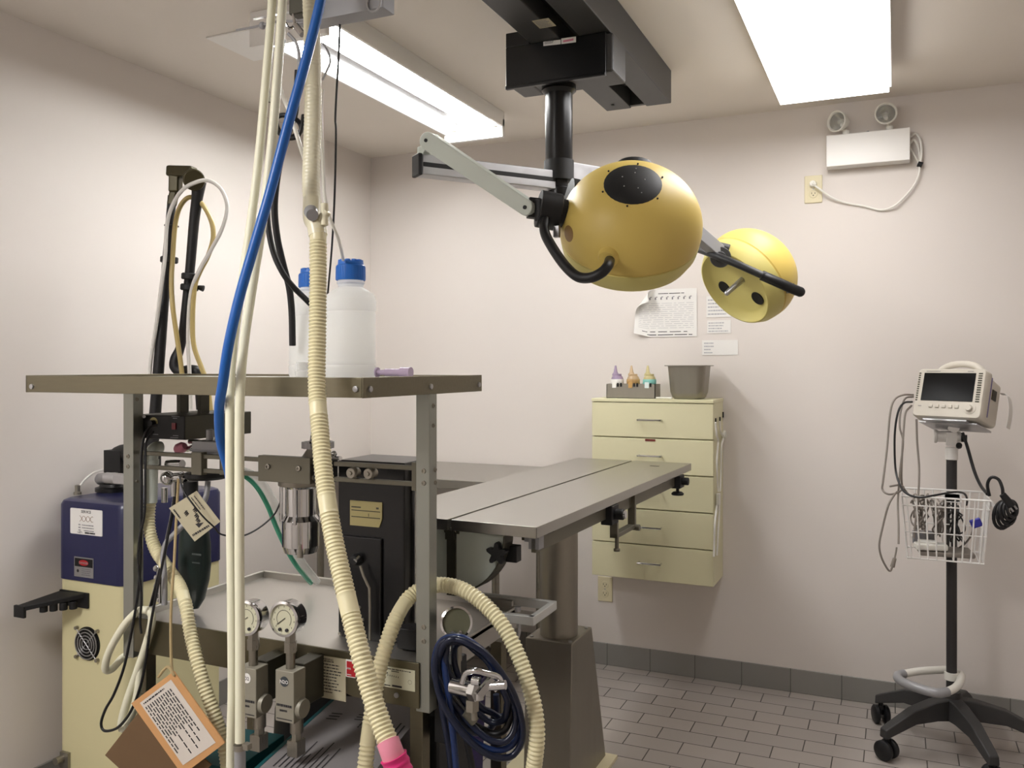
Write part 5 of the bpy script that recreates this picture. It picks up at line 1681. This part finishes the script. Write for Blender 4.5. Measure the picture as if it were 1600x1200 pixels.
tag(build('chain', MB().tube(spl(pts, 6), 0.003, 6), M_chrome), 'short chrome chain hanging between the two white hoses', 'chain')

# green oxygen tube
pts = [P(u, v, Y=y) for u, v, y in ((365, 738, 1.70), (384, 745, 1.70), (402, 762, 1.71), (418, 790, 1.73), (430, 820, 1.76), (446, 855, 1.80), (462, 882, 1.84), (478, 902, 1.90), (486, 911, 1.93))]
t = thing('green_tube', pts[4], 'green tube in a clear sleeve slanting down behind the canister to the tray', 'tube')
build('tube_core', MB().tube(spl(pts, 8), 0.0062, 10), M_green, t)
pts = [p + V((0.012, 0.01, 0.004)) for p in pts]
build('clear_sleeve', MB().tube(spl(pts, 8), 0.011, 12), M_clear, t)

# breathing bag
q = P(304, 785, Y=1.66)
zv = lambda v: P(304, v, Y=1.66).z - q.z
t = thing('breathing_bag', q, 'dark green rubber breathing bag hanging below the gas rails', 'bag')
mb = MB().lathe([(0, zv(952)), (0.012, zv(950)), (0.028, zv(935)), (0.041, zv(905)), (0.045, zv(880)), (0.044, zv(850)), (0.038, zv(822)), (0.028, zv(800)), (0.018, zv(790)), (0.014, zv(784)), (0, zv(784))], q, n=28, sx=1, sy=0.75)
build('bag_body', mb, M_bag, t)
mb = MB()
qq = P(300, 868, Y=1.66 - 0.036)
mb.scrawl(qq, (0.03, 0, 0), (0, 0, 0.008), 1, 0.6, 51, 0.02).scrawl(qq - V((0, 0.0, 0.02)), (0.026, 0, 0), (0, 0, 0.006), 1, 0.6, 52, 0.02)
build('lettering', mb, M_inkd, t)
build('neck_fitting', MB().cyl(P(304, 797, Y=1.66), P(304, 782, Y=1.66), 0.017), M_black, t)

# tag and leaflet hanging on strings
yt = 1.545
k4 = [P(307, 767, Y=yt), P(344, 815, Y=yt), P(304, 846, Y=yt), P(264, 794, Y=yt)]
t = thing('paper_tag', k4[0], 'buff paper service tag with handwriting tied to the gas rail', 'tag')
mb = MB().prism(k4, (0, 0.0012, 0))
e_x, e_y = k4[1] - k4[0], k4[0] - k4[3]
ey = yt - 0.0006
o3 = k4[3] + V((0, -0.0006, 0))
mb.m(1).scrawl(o3 + e_y * 0.72 + e_x * 0.08, e_x * 0.45, e_y * 0.2, 2, 0.3, 31)
exn, eyn = e_x.normalized(), e_y.normalized()
for (a_, b_) in ((0.35, 0.62), (0.5, 0.55), (0.62, 0.5), (0.3, 0.35)):
    base = o3 + e_x * a_ + e_y * b_
    pts = [base + e_x * (0.12 * k / 8) + e_y * (0.07 * math.sin(k * 2.2)) for k in range(9)]
    mb.tube(spl(pts, 3), 0.0009, 5)
mb.add([o3 + e_x * 0.72 + e_y * 0.36, o3 + e_x * 0.86 + e_y * 0.38, o3 + e_x * 0.8 + e_y * 0.6], [(0, 1, 2)])
mb.scrawl(o3 + e_x * 0.9 + e_y * 0.08, e_y * 0.6, e_x * 0.07, 1, 0.8, 32)
mb.scrawl(o3 + e_x * 0.1 + e_y * 0.06, e_x * 0.35, e_y * 0.06, 1, 0.8, 33)
build('card', mb, [M_tagp, M_ink], t)
pts = PD([(281, 745, 1.99), (286, 765, 1.98), (300, 786, 1.97), (318, 808, 1.97), (335, 824, 1.98), (346, 835, 1.99), (375, 838, 2.01), (400, 828, 2.02), (425, 808, 2.03), (436, 790, 2.05), (441, 770, 2.05)])
tag(build('black_lead', MB().tube(spl(pts, 6), 0.002, 8), M_rubber), 'thin black lead crossing the buff tag and sagging to the chrome canister', 'cord')
yl = 1.43
l4 = [P(271, 1049, Y=yl), P(351, 1161, Y=yl), P(285, 1211, Y=yl), P(205, 1099, Y=yl)]
t = thing('hanging_leaflet', l4[0], 'tan card with a printed white sheet hanging by string left of the white hoses', 'card')
mb = MB().prism(l4, (0, 0.003, 0))
build('card', mb, M_card, t)
e_x, e_y = l4[1] - l4[0], l4[0] - l4[3]
o3 = l4[3] + V((0, -0.0008, 0))
s4 = [o3 + e_x * 0.06 + e_y * 0.15, o3 + e_x * 0.94 + e_y * 0.15, o3 + e_x * 0.94 + e_y * 0.88, o3 + e_x * 0.06 + e_y * 0.88]
mb = MB().add(s4, [(0, 1, 2, 3)])
mb.m(1).scrawl(o3 + V((0, -0.0006, 0)) + e_x * 0.14 + e_y * 0.18, e_x * 0.76, e_y * 0.62, 12, 0.42, 41, 0.6)
mb.scrawl(o3 + V((0, -0.0006, 0)) + e_x * 0.11 + e_y * 0.2, e_y * 0.6, -e_x * 0.025, 1, 0.7, 42)
build('printed_sheet', mb, [M_sheetp, M_ink], t)
b4 = [P(222, 1106, Y=yl + 0.02), P(330, 1195, Y=yl + 0.02), P(262, 1270, Y=yl + 0.045), P(164, 1180, Y=yl + 0.045)]
build('back_flap', MB().prism(b4, (0, 0.003, 0)), M_cardd, t, label='shaded cardboard back flap')
pts = [P(u, v, Y=y) for u, v, y in ((279, 748, 1.57), (276, 800, 1.56), (272, 880, 1.50), (267, 960, 1.46), (268, 1040, 1.44), (272, 1055, 1.428), (262, 1042, 1.43), (247, 1058, 1.428))]
build('string', MB().tube(spl(pts, 6), 0.0032, 8), M_string, t)

# leads and looped tube beside the left post
pts = [P(u, v, Y=y) for u, v, y in ((245, 664, 1.585), (234, 668, 1.572), (226, 680, 1.558), (221, 710, 1.545), (221, 760, 1.54), (220, 850, 1.535), (218, 900, 1.531), (213, 945, 1.53), (203, 1000, 1.53), (193, 1045, 1.53), (178, 1085, 1.53), (165, 1108, 1.53), (158, 1130, 1.53), (164, 1142, 1.53), (185, 1136, 1.53), (205, 1110, 1.53), (220, 1070, 1.53), (228, 1030, 1.53), (234, 985, 1.53), (240, 950, 1.532), (250, 900, 1.535), (260, 850, 1.54), (266, 815, 1.552))]
tag(build('power_lead', MB().tube(spl(pts, 6), 0.0034, 8), M_rubber), 'black lead running down the left post from the power unit and looping', 'cord')
pts = [P(u, v, Y=y) for u, v, y in ((240, 674, 1.578), (229, 690, 1.56), (227, 730, 1.544), (226, 800, 1.534), (218, 840, 1.526), (216, 880, 1.522), (221, 930, 1.521), (219, 970, 1.521), (221, 990, 1.521))]
tag(build('power_lead', MB().tube(spl(pts, 6), 0.003, 8), M_rubber), 'second thinner black lead twisted along the left post, ending halfway down', 'cord')
pts = [P(u, v, Y=y) for u, v, y in ((200, 1023, 1.62), (190, 1029, 1.60), (175, 1045, 1.58), (165, 1046, 1.565), (167, 1028, 1.555), (178, 1003, 1.548), (198, 972, 1.545), (218, 954, 1.545), (234, 956, 1.545), (237, 972, 1.545), (228, 1008, 1.545), (214, 1050, 1.545), (200, 1090, 1.545), (191, 1122, 1.545), (190, 1138, 1.545), (198, 1133, 1.548), (209, 1108, 1.548), (216, 1075, 1.548), (219, 1040, 1.548))]
tag(build('looped_tube', MB().tube(spl(pts, 7), 0.0092, 14), M_whose), 'thick cream tube bent into a narrow loop beside the fan grille', 'tube')
pts = [P(u, v, Y=y) for u, v, y in ((325, 752, 1.63), (322, 775, 1.62), (312, 795, 1.60), (292, 815, 1.59), (272, 835, 1.572), (259, 850, 1.564), (255, 872, 1.558), (257, 900, 1.554), (257, 945, 1.554))]
tag(build('grey_tube', MB().tube(spl(pts, 7), 0.0068, 12), M_grey), 'smooth grey tube bending down in front of the breathing bag', 'tube')
pts = [P(u, v, Y=y) for u, v, y in ((275, 765, 1.66), (268, 810, 1.66), (255, 870, 1.65), (243, 920, 1.64), (235, 950, 1.63))]
t = thing('slanted_rod', pts[0], 'thin black and steel rods slanting down behind the left corrugated hose', 'rod')
build('black_rod', MB().tube(pts, 0.0045, 8), M_rubber, t)
build('steel_rod', MB().tube([p + V((-0.008, 0.004, 0)) for p in pts], 0.0022, 8), M_chrome, t)
mb = MB()
for k in range(8):
    mb.ball(P(244 + (k % 2) * 5, 888 + k * 7, Y=1.665), 0.008 - 0.0008 * (k % 3), 12)
mb.cyl(P(254, 895, Y=1.665), P(254, 944, Y=1.665), 0.01, n=12)
tag(build('chrome_fittings', mb, M_chrome), 'string of small chrome fittings standing on the left end of the tray', 'fitting')

# dark blue hoses coiled on the chrome yoke
t = thing('hose_coil', P(750, 1080, d=1.72), 'coil of dark blue rubber hose hung on the chrome yoke', 'hose')
rnd = random.Random(3)
M_l = [M_dblue, M_lblue, M_dblue, M_rubber, M_dblue, M_dblue]
for i, (cu, cv, a_, b_, tilt, dd) in enumerate(((752, 1092, 68, 97, 0.30, 1.70), (748, 1084, 66, 92, 0.30, 1.72), (750, 1078, 57, 84, 0.34, 1.715), (746, 1070, 54, 80, 0.32, 1.74), (748, 1066, 46, 68, 0.38, 1.73), (755, 1060, 40, 62, 0.38, 1.75))):
    pts = []
    for k in range(18):
        an = 2 * PI * k / 18
        x, y = a_ * math.cos(an), b_ * math.sin(an)
        u = cu - 4 + x * 0.97 * math.cos(tilt) + y * math.sin(tilt)
        v = cv - x * math.sin(tilt) * -1 * 0.6 + y * math.cos(tilt)
        pts.append(P(u + rnd.uniform(-2, 2), v + rnd.uniform(-2, 2), d=dd + 0.012 * math.sin(an * 2 + i)))
    build('hose_turn', MB().tube(spl(pts, 4, True), 0.0066, 12, True), M_l[i], t)
for i, (m_, ps) in enumerate(((M_lblue, ((690, 1000, 1.740), (693, 1030, 1.720), (700, 1080, 1.710), (706, 1130, 1.710), (713, 1200, 1.710), (718, 1280, 1.710))),
                              (M_dblue, ((684, 1040, 1.780), (690, 1100, 1.760), (700, 1160, 1.750), (707, 1220, 1.750), (710, 1290, 1.750))),
                              (M_rubber, ((722, 1110, 1.760), (728, 1150, 1.750), (738, 1200, 1.750), (746, 1270, 1.750))),
                              (M_dblue, ((775, 1085, 1.790), (776, 1110, 1.790), (768, 1136, 1.780), (744, 1145, 1.760), (722, 1130, 1.740), (704, 1090, 1.730), (694, 1040, 1.730))))):
    build('hose_tail', MB().tube(spl(PD(ps), 6), 0.0068, 12), m_, t)
build('hose_joint', MB().cyl(P(728, 1112, d=1.715), P(742, 1128, d=1.715), 0.0105, n=14), M_olive, t)
# ================================================================ PATIENT MONITOR ON ITS ROLLING STAND
mx, my = 0.183, 3.43
t = thing('monitor_stand', (mx, my, 0), 'rolling stand with five charcoal legs, dark pole and white wire basket', 'stand')
hubz = 0.16
mb = MB().cyl((mx, my, hubz - 0.045), (mx, my, hubz + 0.05), 0.03, n=24)
build('hub', mb, M_leg, t)
build('pole', MB().cyl((mx, my, hubz + 0.04), (mx, my, 1.045), 0.0175, n=24), M_pole, t)
for k in range(5):
    an = math.radians(148 + 72 * k)
    d_ = V((math.cos(an), math.sin(an), 0))
    s_ = V((-d_.y, d_.x, 0))
    prof = [(0.0, 0.03, -0.05, 0.03), (0.08, 0.024, -0.042, 0.027), (0.17, 0.004, -0.045, 0.024), (0.25, -0.034, -0.072, 0.021), (0.29, -0.054, -0.086, 0.019)]
    loops = []
    for (r, zt_, zb_, hwid) in prof:
        c_ = V((mx, my, hubz)) + d_ * r
        loops.append([c_ + s_ * hwid + V((0, 0, zb_)), c_ + s_ * hwid * 0.85 + V((0, 0, zt_)), c_ - s_ * hwid * 0.85 + V((0, 0, zt_)), c_ - s_ * hwid + V((0, 0, zb_))])
    mb = MB()
    loft(mb, loops)
    lg = build('leg', mb, M_leg, t, 0.005)
    cc = V((mx, my, 0)) + d_ * 0.275
    ca = an + (0.9, 0.3, -0.5, 0.8, 0.2)[k]
    wd = V((math.cos(ca), math.sin(ca), 0))
    mb = MB()
    for q in (-1, 1):
        c0 = cc + wd * (0.018 * q) + V((0, 0, 0.035))
        mb.lathe([(0, -0.010), (0.028, -0.010), (0.0345, -0.005), (0.0345, 0.005), (0.028, 0.010), (0, 0.010)], c0, wd, 28)
    mb.cyl(cc + V((0, 0, 0.035)), cc + V((0, 0, hubz - 0.08)), 0.009, n=12)
    mb.cbox(cc + V((0, 0, 0.062)), (0.02, 0.02, 0.016))
    build('caster', mb, M_rubber, lg)
# push ring low on the pole
zr = 0.262
pts = [(1500, 1054), (1486, 1047), (1462, 1047), (1435, 1049), (1412, 1053)]
b_ = [P(u, v, z=zr) for u, v in pts]
e_ = [P(u, v, z=zr) for u, v in ((1502, 1056), (1500, 1066), (1492, 1075), (1480, 1081))]
s_ = [P(u, v, z=zr) for u, v in ((1412, 1053), (1403, 1056), (1406, 1063), (1425, 1072), (1450, 1080), (1468, 1083), (1480, 1081))]
mb = MB().tube(spl(b_, 5), 0.0135, 14).tube(spl(e_, 5), 0.0135, 14).ball(b_[0], 0.015)
mb.cyl((mx, my, zr - 0.012), (mx, my, zr + 0.014), 0.024)
build('push_ring', mb, M_whitep, t)
build('grip_sleeve', MB().tube(spl(s_, 5), 0.0158, 14), M_grey, t)
# head with the swivel
q = V((mx, my, 1.03))
mb = MB().cyl(q, q + V((0, 0, 0.045)), 0.021, n=22).cbox(q + V((0, 0, 0.075)), (0.036, 0.04, 0.05))
mb.cyl(q + V((-0.05, 0.0, 0.082)), q + V((0.03, 0.0, 0.082)), 0.02, n=18).cyl(q + V((-0.056, 0, 0.082)), q + V((-0.046, 0, 0.082)), 0.024, n=20)
sw = build('swivel', mb, M_white, t, 0.003)
build('swivel_knob', MB().cyl(q + V((0.03, -0.01, 0.078)), q + V((0.048, -0.012, 0.078)), 0.013, n=12).cyl(q + V((0.022, -0.02, 0.05)), q + V((0.022, -0.03, 0.056)), 0.01, n=10), M_black, t)
# wire basket
bx0, bx1, by0, by1, bz0, bz1 = 0.02, 0.283, 3.185, 3.40, 0.715, 0.925
tp = 0.018
wr = 0.0026
mb = MB()


def rect(z, i):
    return [V((bx0 + i, by0 + i, z)), V((bx1 - i, by0 + i, z)), V((bx1 - i, by1 - i * 0.2, z)), V((bx0 + i, by1 - i * 0.2, z))]


for z, i, r in ((bz1, 0, 0.0036), (bz1 - 0.03, 0.003, 0.0026), (bz0, tp, 0.003), (bz0 + 0.09, tp * 0.6, 0.002)):
    L_ = rect(z, i)
    mb.tube(L_, r, 6, True)
T_, B_ = rect(bz1, 0), rect(bz0, tp)
for s in range(4):
    n_ = 9 if s % 2 == 0 else 7
    for k in range(n_):
        f_ = (k + 0.5) / n_
        a_, b2 = T_[s].lerp(T_[(s + 1) % 4], f_), B_[s].lerp(B_[(s + 1) % 4], f_)
        mb.tube([a_, b2], wr, 6)
for k in range(9):
    f_ = (k + 0.5) / 9
    mb.tube([B_[0].lerp(B_[1], f_), B_[3].lerp(B_[2], f_)], 0.002, 6)
bk = build('wire_basket', mb, M_white, t)
build('basket_clamp', MB().cbox((mx, 3.405, 0.90), (0.06, 0.02, 0.035)).cbox((mx, 3.425, 0.90), (0.05, 0.06, 0.03)), M_white, t, 0.002)
hk_ = V((bx1 + 0.004, by0 + 0.03, 0.88))
mb = MB().tube(spl([V((bx1, by0 + 0.03, 0.905)), hk_ + V((0, 0, 0.04)), hk_ + V((0.02, -0.01, 0.0)), hk_ + V((0.045, -0.02, -0.005)), hk_ + V((0.05, -0.02, 0.012))], 5), 0.005, 8)
build('cord_hook', mb, M_white, t)

# monitor: face turned to the left and tipped back
yaw, tip = math.radians(29), math.radians(17)
nrm = V((-math.sin(yaw), -math.cos(yaw), 0))
xr = V((math.cos(yaw), -math.sin(yaw), 0))
nf = (nrm * math.cos(tip) + UP * math.sin(tip)).normalized()
uf = (UP * math.cos(tip) - nrm * math.sin(tip)).normalized()
mc = P(1482, 614, d=2.98)
MM = Matrix(((xr.x, -nf.x, uf.x, mc.x), (xr.y, -nf.y, uf.y, mc.y), (xr.z, -nf.z, uf.z, mc.z), (0, 0, 0, 1)))   # x right, y into the box, z up, front centre
wm, hm, dm = 0.236, 0.176, 0.13
t = thing('patient_monitor', MM @ V((0, dm / 2, -hm / 2)), 'compact grey patient monitor with a dark screen mounted on the rolling stand', 'monitor')
mb = MB(MM)


def rr2(hx_, h0, h1, r, y):
    out = []
    for (sx, cz, a0) in ((1, h1 - r, 0), (-1, h1 - r, PI / 2), (-1, h0 + r, PI), (1, h0 + r, 1.5 * PI)):
        for k in range(5):
            an = a0 + PI / 2 * k / 4
            out.append(V((sx * (hx_ - r) + r * math.cos(an), y, cz + r * math.sin(an))))
    return out


loft(mb, [rr2(wm / 2 - 0.004, -hm / 2 + 0.004, hm / 2 - 0.004, 0.012, 0), rr2(wm / 2, -hm / 2, hm / 2, 0.014, 0.006), rr2(wm / 2, -hm / 2 - 0.004, hm / 2, 0.014, 0.04), rr2(wm / 2 - 0.006, -hm / 2 - 0.004, hm / 2 - 0.012, 0.014, 0.045), rr2(wm / 2 - 0.008, -hm / 2, hm / 2 - 0.02, 0.014, dm)])
cs = build('case', mb, M_monitor, t)
sc_ = build('screen', MB(MM).box((-0.094, -0.0018, -0.029), (0.084, 0.002, 0.072)), M_screen, t, 0.001)
for xa_, xb_ in ((0.093, 0.106), (-0.113, -0.106)):
    mb = MB(MM)
    for k in range(13):
        z = -0.03 + 0.0082 * k
        mb.box((xa_, -0.0012, z), (xb_, 0.001, z + 0.0042))
    build('vent_slots', mb, M_olived, cs)
mb = MB(MM)
mb.quad((-0.088, -0.0009, 0.077), (0.05, 0, 0), (0, 0, 0.002)).quad((0.055, -0.0009, 0.077), (0.02, 0, 0), (0, 0, 0.002)).quad((-0.1, -0.0009, -0.05), (0.012, 0, 0), (0, 0, 0.002))
build('panel_print', mb, M_inkg, cs)
for k in range(5):
    x = -0.055 + 0.0225 * k
    build('button', MB(MM).box((x - 0.007, -0.0035, -0.054), (x + 0.007, 0.001, -0.042)), M_monitor, t, 0.002)
c_ = MM @ V((0.078, 0, -0.052))
build('control_knob', MB().lathe([(0, 0.012), (0.0095, 0.012), (0.011, 0.009), (0.012, 0.002), (0.02, 0.0015), (0.021, -0.001)], c_, nf, 24), M_monitor, t)
pts = [MM @ V((x, y, z)) for x, y, z in ((-0.075, 0.05, hm / 2 - 0.012), (-0.055, 0.048, hm / 2 + 0.014), (-0.02, 0.046, hm / 2 + 0.028), (0.025, 0.046, hm / 2 + 0.03), (0.065, 0.047, hm / 2 + 0.018), (0.09, 0.05, hm / 2 - 0.012))]
build('carry_handle', MB().tube(spl(pts, 6), 0.0095, 12, flat=1.3), M_monitor, t)
build('blue_stripe', MB(MM).box((wm / 2 - 0.002, 0.04, -0.07), (wm / 2 + 0.0008, 0.047, 0.068)), mat('slate violet plastic', (112, 104, 150), 0.4), t, label='slate violet side stripe')
build('side_port', MB(MM).box((wm / 2 - 0.01, 0.07, 0.0), (wm / 2 - 0.004, 0.1, 0.035)), M_olived, t)
mb = MB(MM).box((-0.1, 0.02, -hm / 2 - 0.016), (0.1, 0.13, -hm / 2 - 0.010)).box((-0.075, -0.004, -hm / 2 - 0.012), (0.075, 0.02, -hm / 2 - 0.006))
build('mount_plate', mb, M_alu, t, 0.001)
ms_ = MM @ V((0, 0.075, -hm / 2 - 0.016))
build('mount_foot', MB().cyl(ms_, V((mx, my, 1.150)), 0.018, n=16), M_white, t)
sl = [MM @ V(p) for p in ((wm / 2 + 0.004, 0.09, 0.03), (wm / 2 + 0.022, 0.105, 0.028), (wm / 2 + 0.034, 0.11, -0.01), (wm / 2 + 0.036, 0.112, -0.05), (wm / 2 + 0.034, 0.112, -0.085))]
sl = spl(sl, 5)
mb = MB()
wv = MM.to_3x3() @ V((0.0, 0.03, 0))
n_ = len(sl)
mb.add([p for p in sl] + [p + wv for p in sl] + [p + V((0.001, 0, 0)) for p in sl] + [p + wv + V((0.001, 0, 0)) for p in sl],
       [(i, i + 1, n_ + i + 1, n_ + i) for i in range(n_ - 1)] + [(2 * n_ + i, 3 * n_ + i, 3 * n_ + i + 1, 2 * n_ + i + 1) for i in range(n_ - 1)] + [(i, 2 * n_ + i, 2 * n_ + i + 1, i + 1) for i in range(n_ - 1)] + [(n_ + i, n_ + i + 1, 3 * n_ + i + 1, 3 * n_ + i) for i in range(n_ - 1)])
build('printer_paper', mb, M_paper, t)

# patient leads from the monitor's left side
PL = 'patient leads on the monitor stand'


def lead(label, ps, r=0.0034, m=None, group=PL, name='patient_lead'):
    return tag(build(name, MB().tube(spl(PD(ps), 7), r, 8), m or M_cable), label, 'cable', group)


lead('grey patient lead in the widest loop left of the monitor', ((1427, 617, 2.98), (1412, 617, 2.96), (1398, 624, 2.94), (1391, 645, 2.93), (1386, 700, 2.92), (1380, 750, 2.90), (1379, 765, 2.90), (1388, 772, 2.88), (1402, 770, 2.89), (1412, 762, 2.90), (1404, 758, 2.90), (1390, 760, 2.90)))
lead('thick black lead from the monitor looping over the basket rim', ((1425, 628, 2.98), (1412, 630, 2.92), (1403, 645, 2.90), (1398, 680, 2.90), (1399, 730, 2.90), (1405, 755, 2.86), (1415, 770, 2.80), (1435, 777, 2.77), (1460, 774, 2.76), (1490, 769, 2.80), (1506, 771, 2.87), (1511, 780, 2.92), (1510, 789, 2.95)), 0.0036, M_rubber)
lead('pale grey lead passing through a small white tab left of the monitor', ((1427, 620, 2.99), (1414, 623, 2.975), (1407, 645, 2.96), (1406, 668, 2.94), (1411, 690, 2.93), (1407, 730, 2.92), (1403, 780, 2.90), (1404, 820, 2.86), (1404, 850, 2.84)))
lead('brown grey lead from the lower left edge of the monitor into the basket', ((1424, 634, 2.97), (1415, 645, 2.92), (1412, 670, 2.90), (1409, 720, 2.885), (1409, 755, 2.91), (1414, 766, 2.96), (1421, 774, 2.98)))
lead('thin grey lead hanging straight down from below the monitor', ((1432, 655, 2.98), (1433, 690, 2.97), (1436, 730, 2.95), (1435, 770, 2.93), (1432, 800, 2.91), (1428, 840, 2.90)))
q0, q1 = P(1394, 886, d=2.83), P(1398, 872, d=2.83)
t = thing('patient_lead', P(1380, 830, d=2.83), 'grey lead hanging out below the basket with a small connector end', 'cable', PL)
ps = ((1402, 768, 2.81), (1397, 774, 2.82), (1388, 790, 2.82), (1380, 820, 2.83), (1374, 850, 2.83), (1377, 870, 2.83), (1386, 888, 2.83), (1391, 892, 2.83), (1394, 886, 2.83))
build('cable', MB().tube(spl(PD(ps), 7), 0.0032, 8), M_cable, t)
build('connector', MB().cyl(q0, q1, 0.0075, 0.006, n=12).tube(spl([q1, P(1400, 862, d=2.83), P(1401, 855, d=2.83)], 4), 0.0028, 6), M_cable, t)
rnd = random.Random(17)
names = ['in the middle of the basket', 'at the left of the basket', 'near the basket front', 'at the right of the basket', 'at the bottom of the basket', 'at the back of the basket']
for k, (xa_, xb_, lab) in enumerate(((0.05, 0.108, 'grey leads tangled at the left inside the wire basket'), (0.112, 0.158, 'grey lead tangled in the middle of the wire basket'), (0.163, 0.212, 'dark lead tangled at the right inside the wire basket'))):
    pts = []
    xm_, ym_ = (xa_ + xb_) / 2, 3.295
    for i in range(96):
        an = i * 0.85 + k
        r_ = 0.6 + 0.4 * math.sin(i * 0.37 + k)
        pts.append(V((xm_ + (xb_ - xa_) / 2 * math.sin(an * 0.73 + k) * r_, ym_ + 0.075 * math.cos(an) * r_, bz0 + (0.14 if k == 0 else 0.125) + 0.055 * math.sin(an * 0.41 + 2 * k) + rnd.uniform(-0.008, 0.008))))
        if k == 2:
            pts[-1].z -= 0.012
    tag(build('coiled_lead', MB().tube(spl(pts, 5), 0.0027, 6), M_rubber if k == 2 else M_cable), lab, 'cable', 'leads tangled in the basket')
t = thing('sensor_clip', (0.105, 3.25, bz0 + 0.026), 'white sensor clip lying at the front bottom of the basket', 'clip')
build('clip_body', MB().cbox((0.11, 3.255, bz0 + 0.035), (0.10, 0.05, 0.022), Matrix.Rotation(0.2, 3, 'Z')), M_whitep, t, 0.006)
build('clip_jaw', MB().cbox((0.10, 3.255, bz0 + 0.049), (0.06, 0.04, 0.010)), M_whitep, t, 0.003)
t = thing('grey_sensor', (0.09, 3.33, bz0 + 0.024), 'flat grey sensor block leaning at the left inside the basket', 'sensor')
build('block', MB().cbox((0.09, 3.352, bz0 + 0.047), (0.07, 0.026, 0.046)), M_grey, t, 0.004)
build('cable_boot', MB().cyl((0.06, 3.352, bz0 + 0.046), (0.048, 3.352, bz0 + 0.048), 0.006, n=10), M_whitep, t)
t = thing('blue_connector', (0.247, 3.25, bz0 + 0.10), 'blue plug lying at the right edge of the basket', 'connector')
build('plug_body', MB().cbox((0.246, 3.25, bz0 + 0.125), (0.034, 0.022, 0.028), Matrix.Rotation(-0.4, 3, 'Y')), mat('royal blue plastic', (52, 52, 150), 0.4), t, 0.004)
build('cable', MB().tube(spl([V((0.24, 3.25, bz0 + 0.115)), V((0.232, 3.26, bz0 + 0.08)), V((0.215, 3.29, bz0 + 0.045)), V((0.20, 3.31, bz0 + 0.028))], 5), 0.003, 6), M_cable, t)
t = thing('pressure_cuff', (0.15, 3.30, bz0), 'grey cushioned cuff lying flat on the basket floor', 'cuff')
build('cuff', MB().cbox((0.155, 3.295, bz0 + 0.013), (0.17, 0.12, 0.016), Matrix.Rotation(0.1, 3, 'Z')), M_cable, t, 0.006)
# mains cord: from the monitor to the hook, coiled, with its plug
t = thing('mains_cord', hk_, 'black mains cord with plug coiled on the hook right of the basket', 'cord')
pts = PD([(1504, 676, 3.02), (1512, 700, 3.0), (1522, 735, 2.97), (1532, 758, 2.90), (1543, 772, 2.80)])
build('cord', MB().tube(spl(pts, 6), 0.0055, 10), M_rubber, t)
mb = MB()
for k in range(6):
    c0 = hk_ + V((0.032 + 0.005 * (k % 3), -0.012, 0.0 + 0.004 * k))
    a_, b_ = 0.034 - 0.002 * k, 0.046 - 0.004 * k
    n0 = frame((0.55 + 0.08 * k, -0.8, 0.05 * (k - 2)))
    mb.tube([c0 + n0 @ V((a_ * math.cos(2 * PI * i / 22), b_ * math.sin(2 * PI * i / 22), 0.004 * k)) for i in range(22)], 0.0055, 8, True)
build('cord_coil', mb, M_rubber, t)
pts = PD([(1546, 775, 2.72), (1543, 757, 2.72), (1549, 746, 2.71), (1560, 749, 2.70), (1566, 762, 2.69), (1567, 772, 2.69)])
build('cord_end', MB().tube(spl(pts, 5), 0.005, 8), M_rubber, t)
q0, q1 = P(1566, 772, d=2.69), P(1581, 791, d=2.68)
d_ = (q1 - q0).normalized()
mb = MB().cyl(q0, q1, 0.010, 0.014, n=14)
for s in (-1, 1):
    sd = d_.cross(FW).normalized() * 0.007 * s
    mb.m(1).bar(q1 + sd, q1 + sd + d_ * 0.016, 0.002, 0.006)
build('plug', mb, [M_rubber, M_alu], t, 0.001)
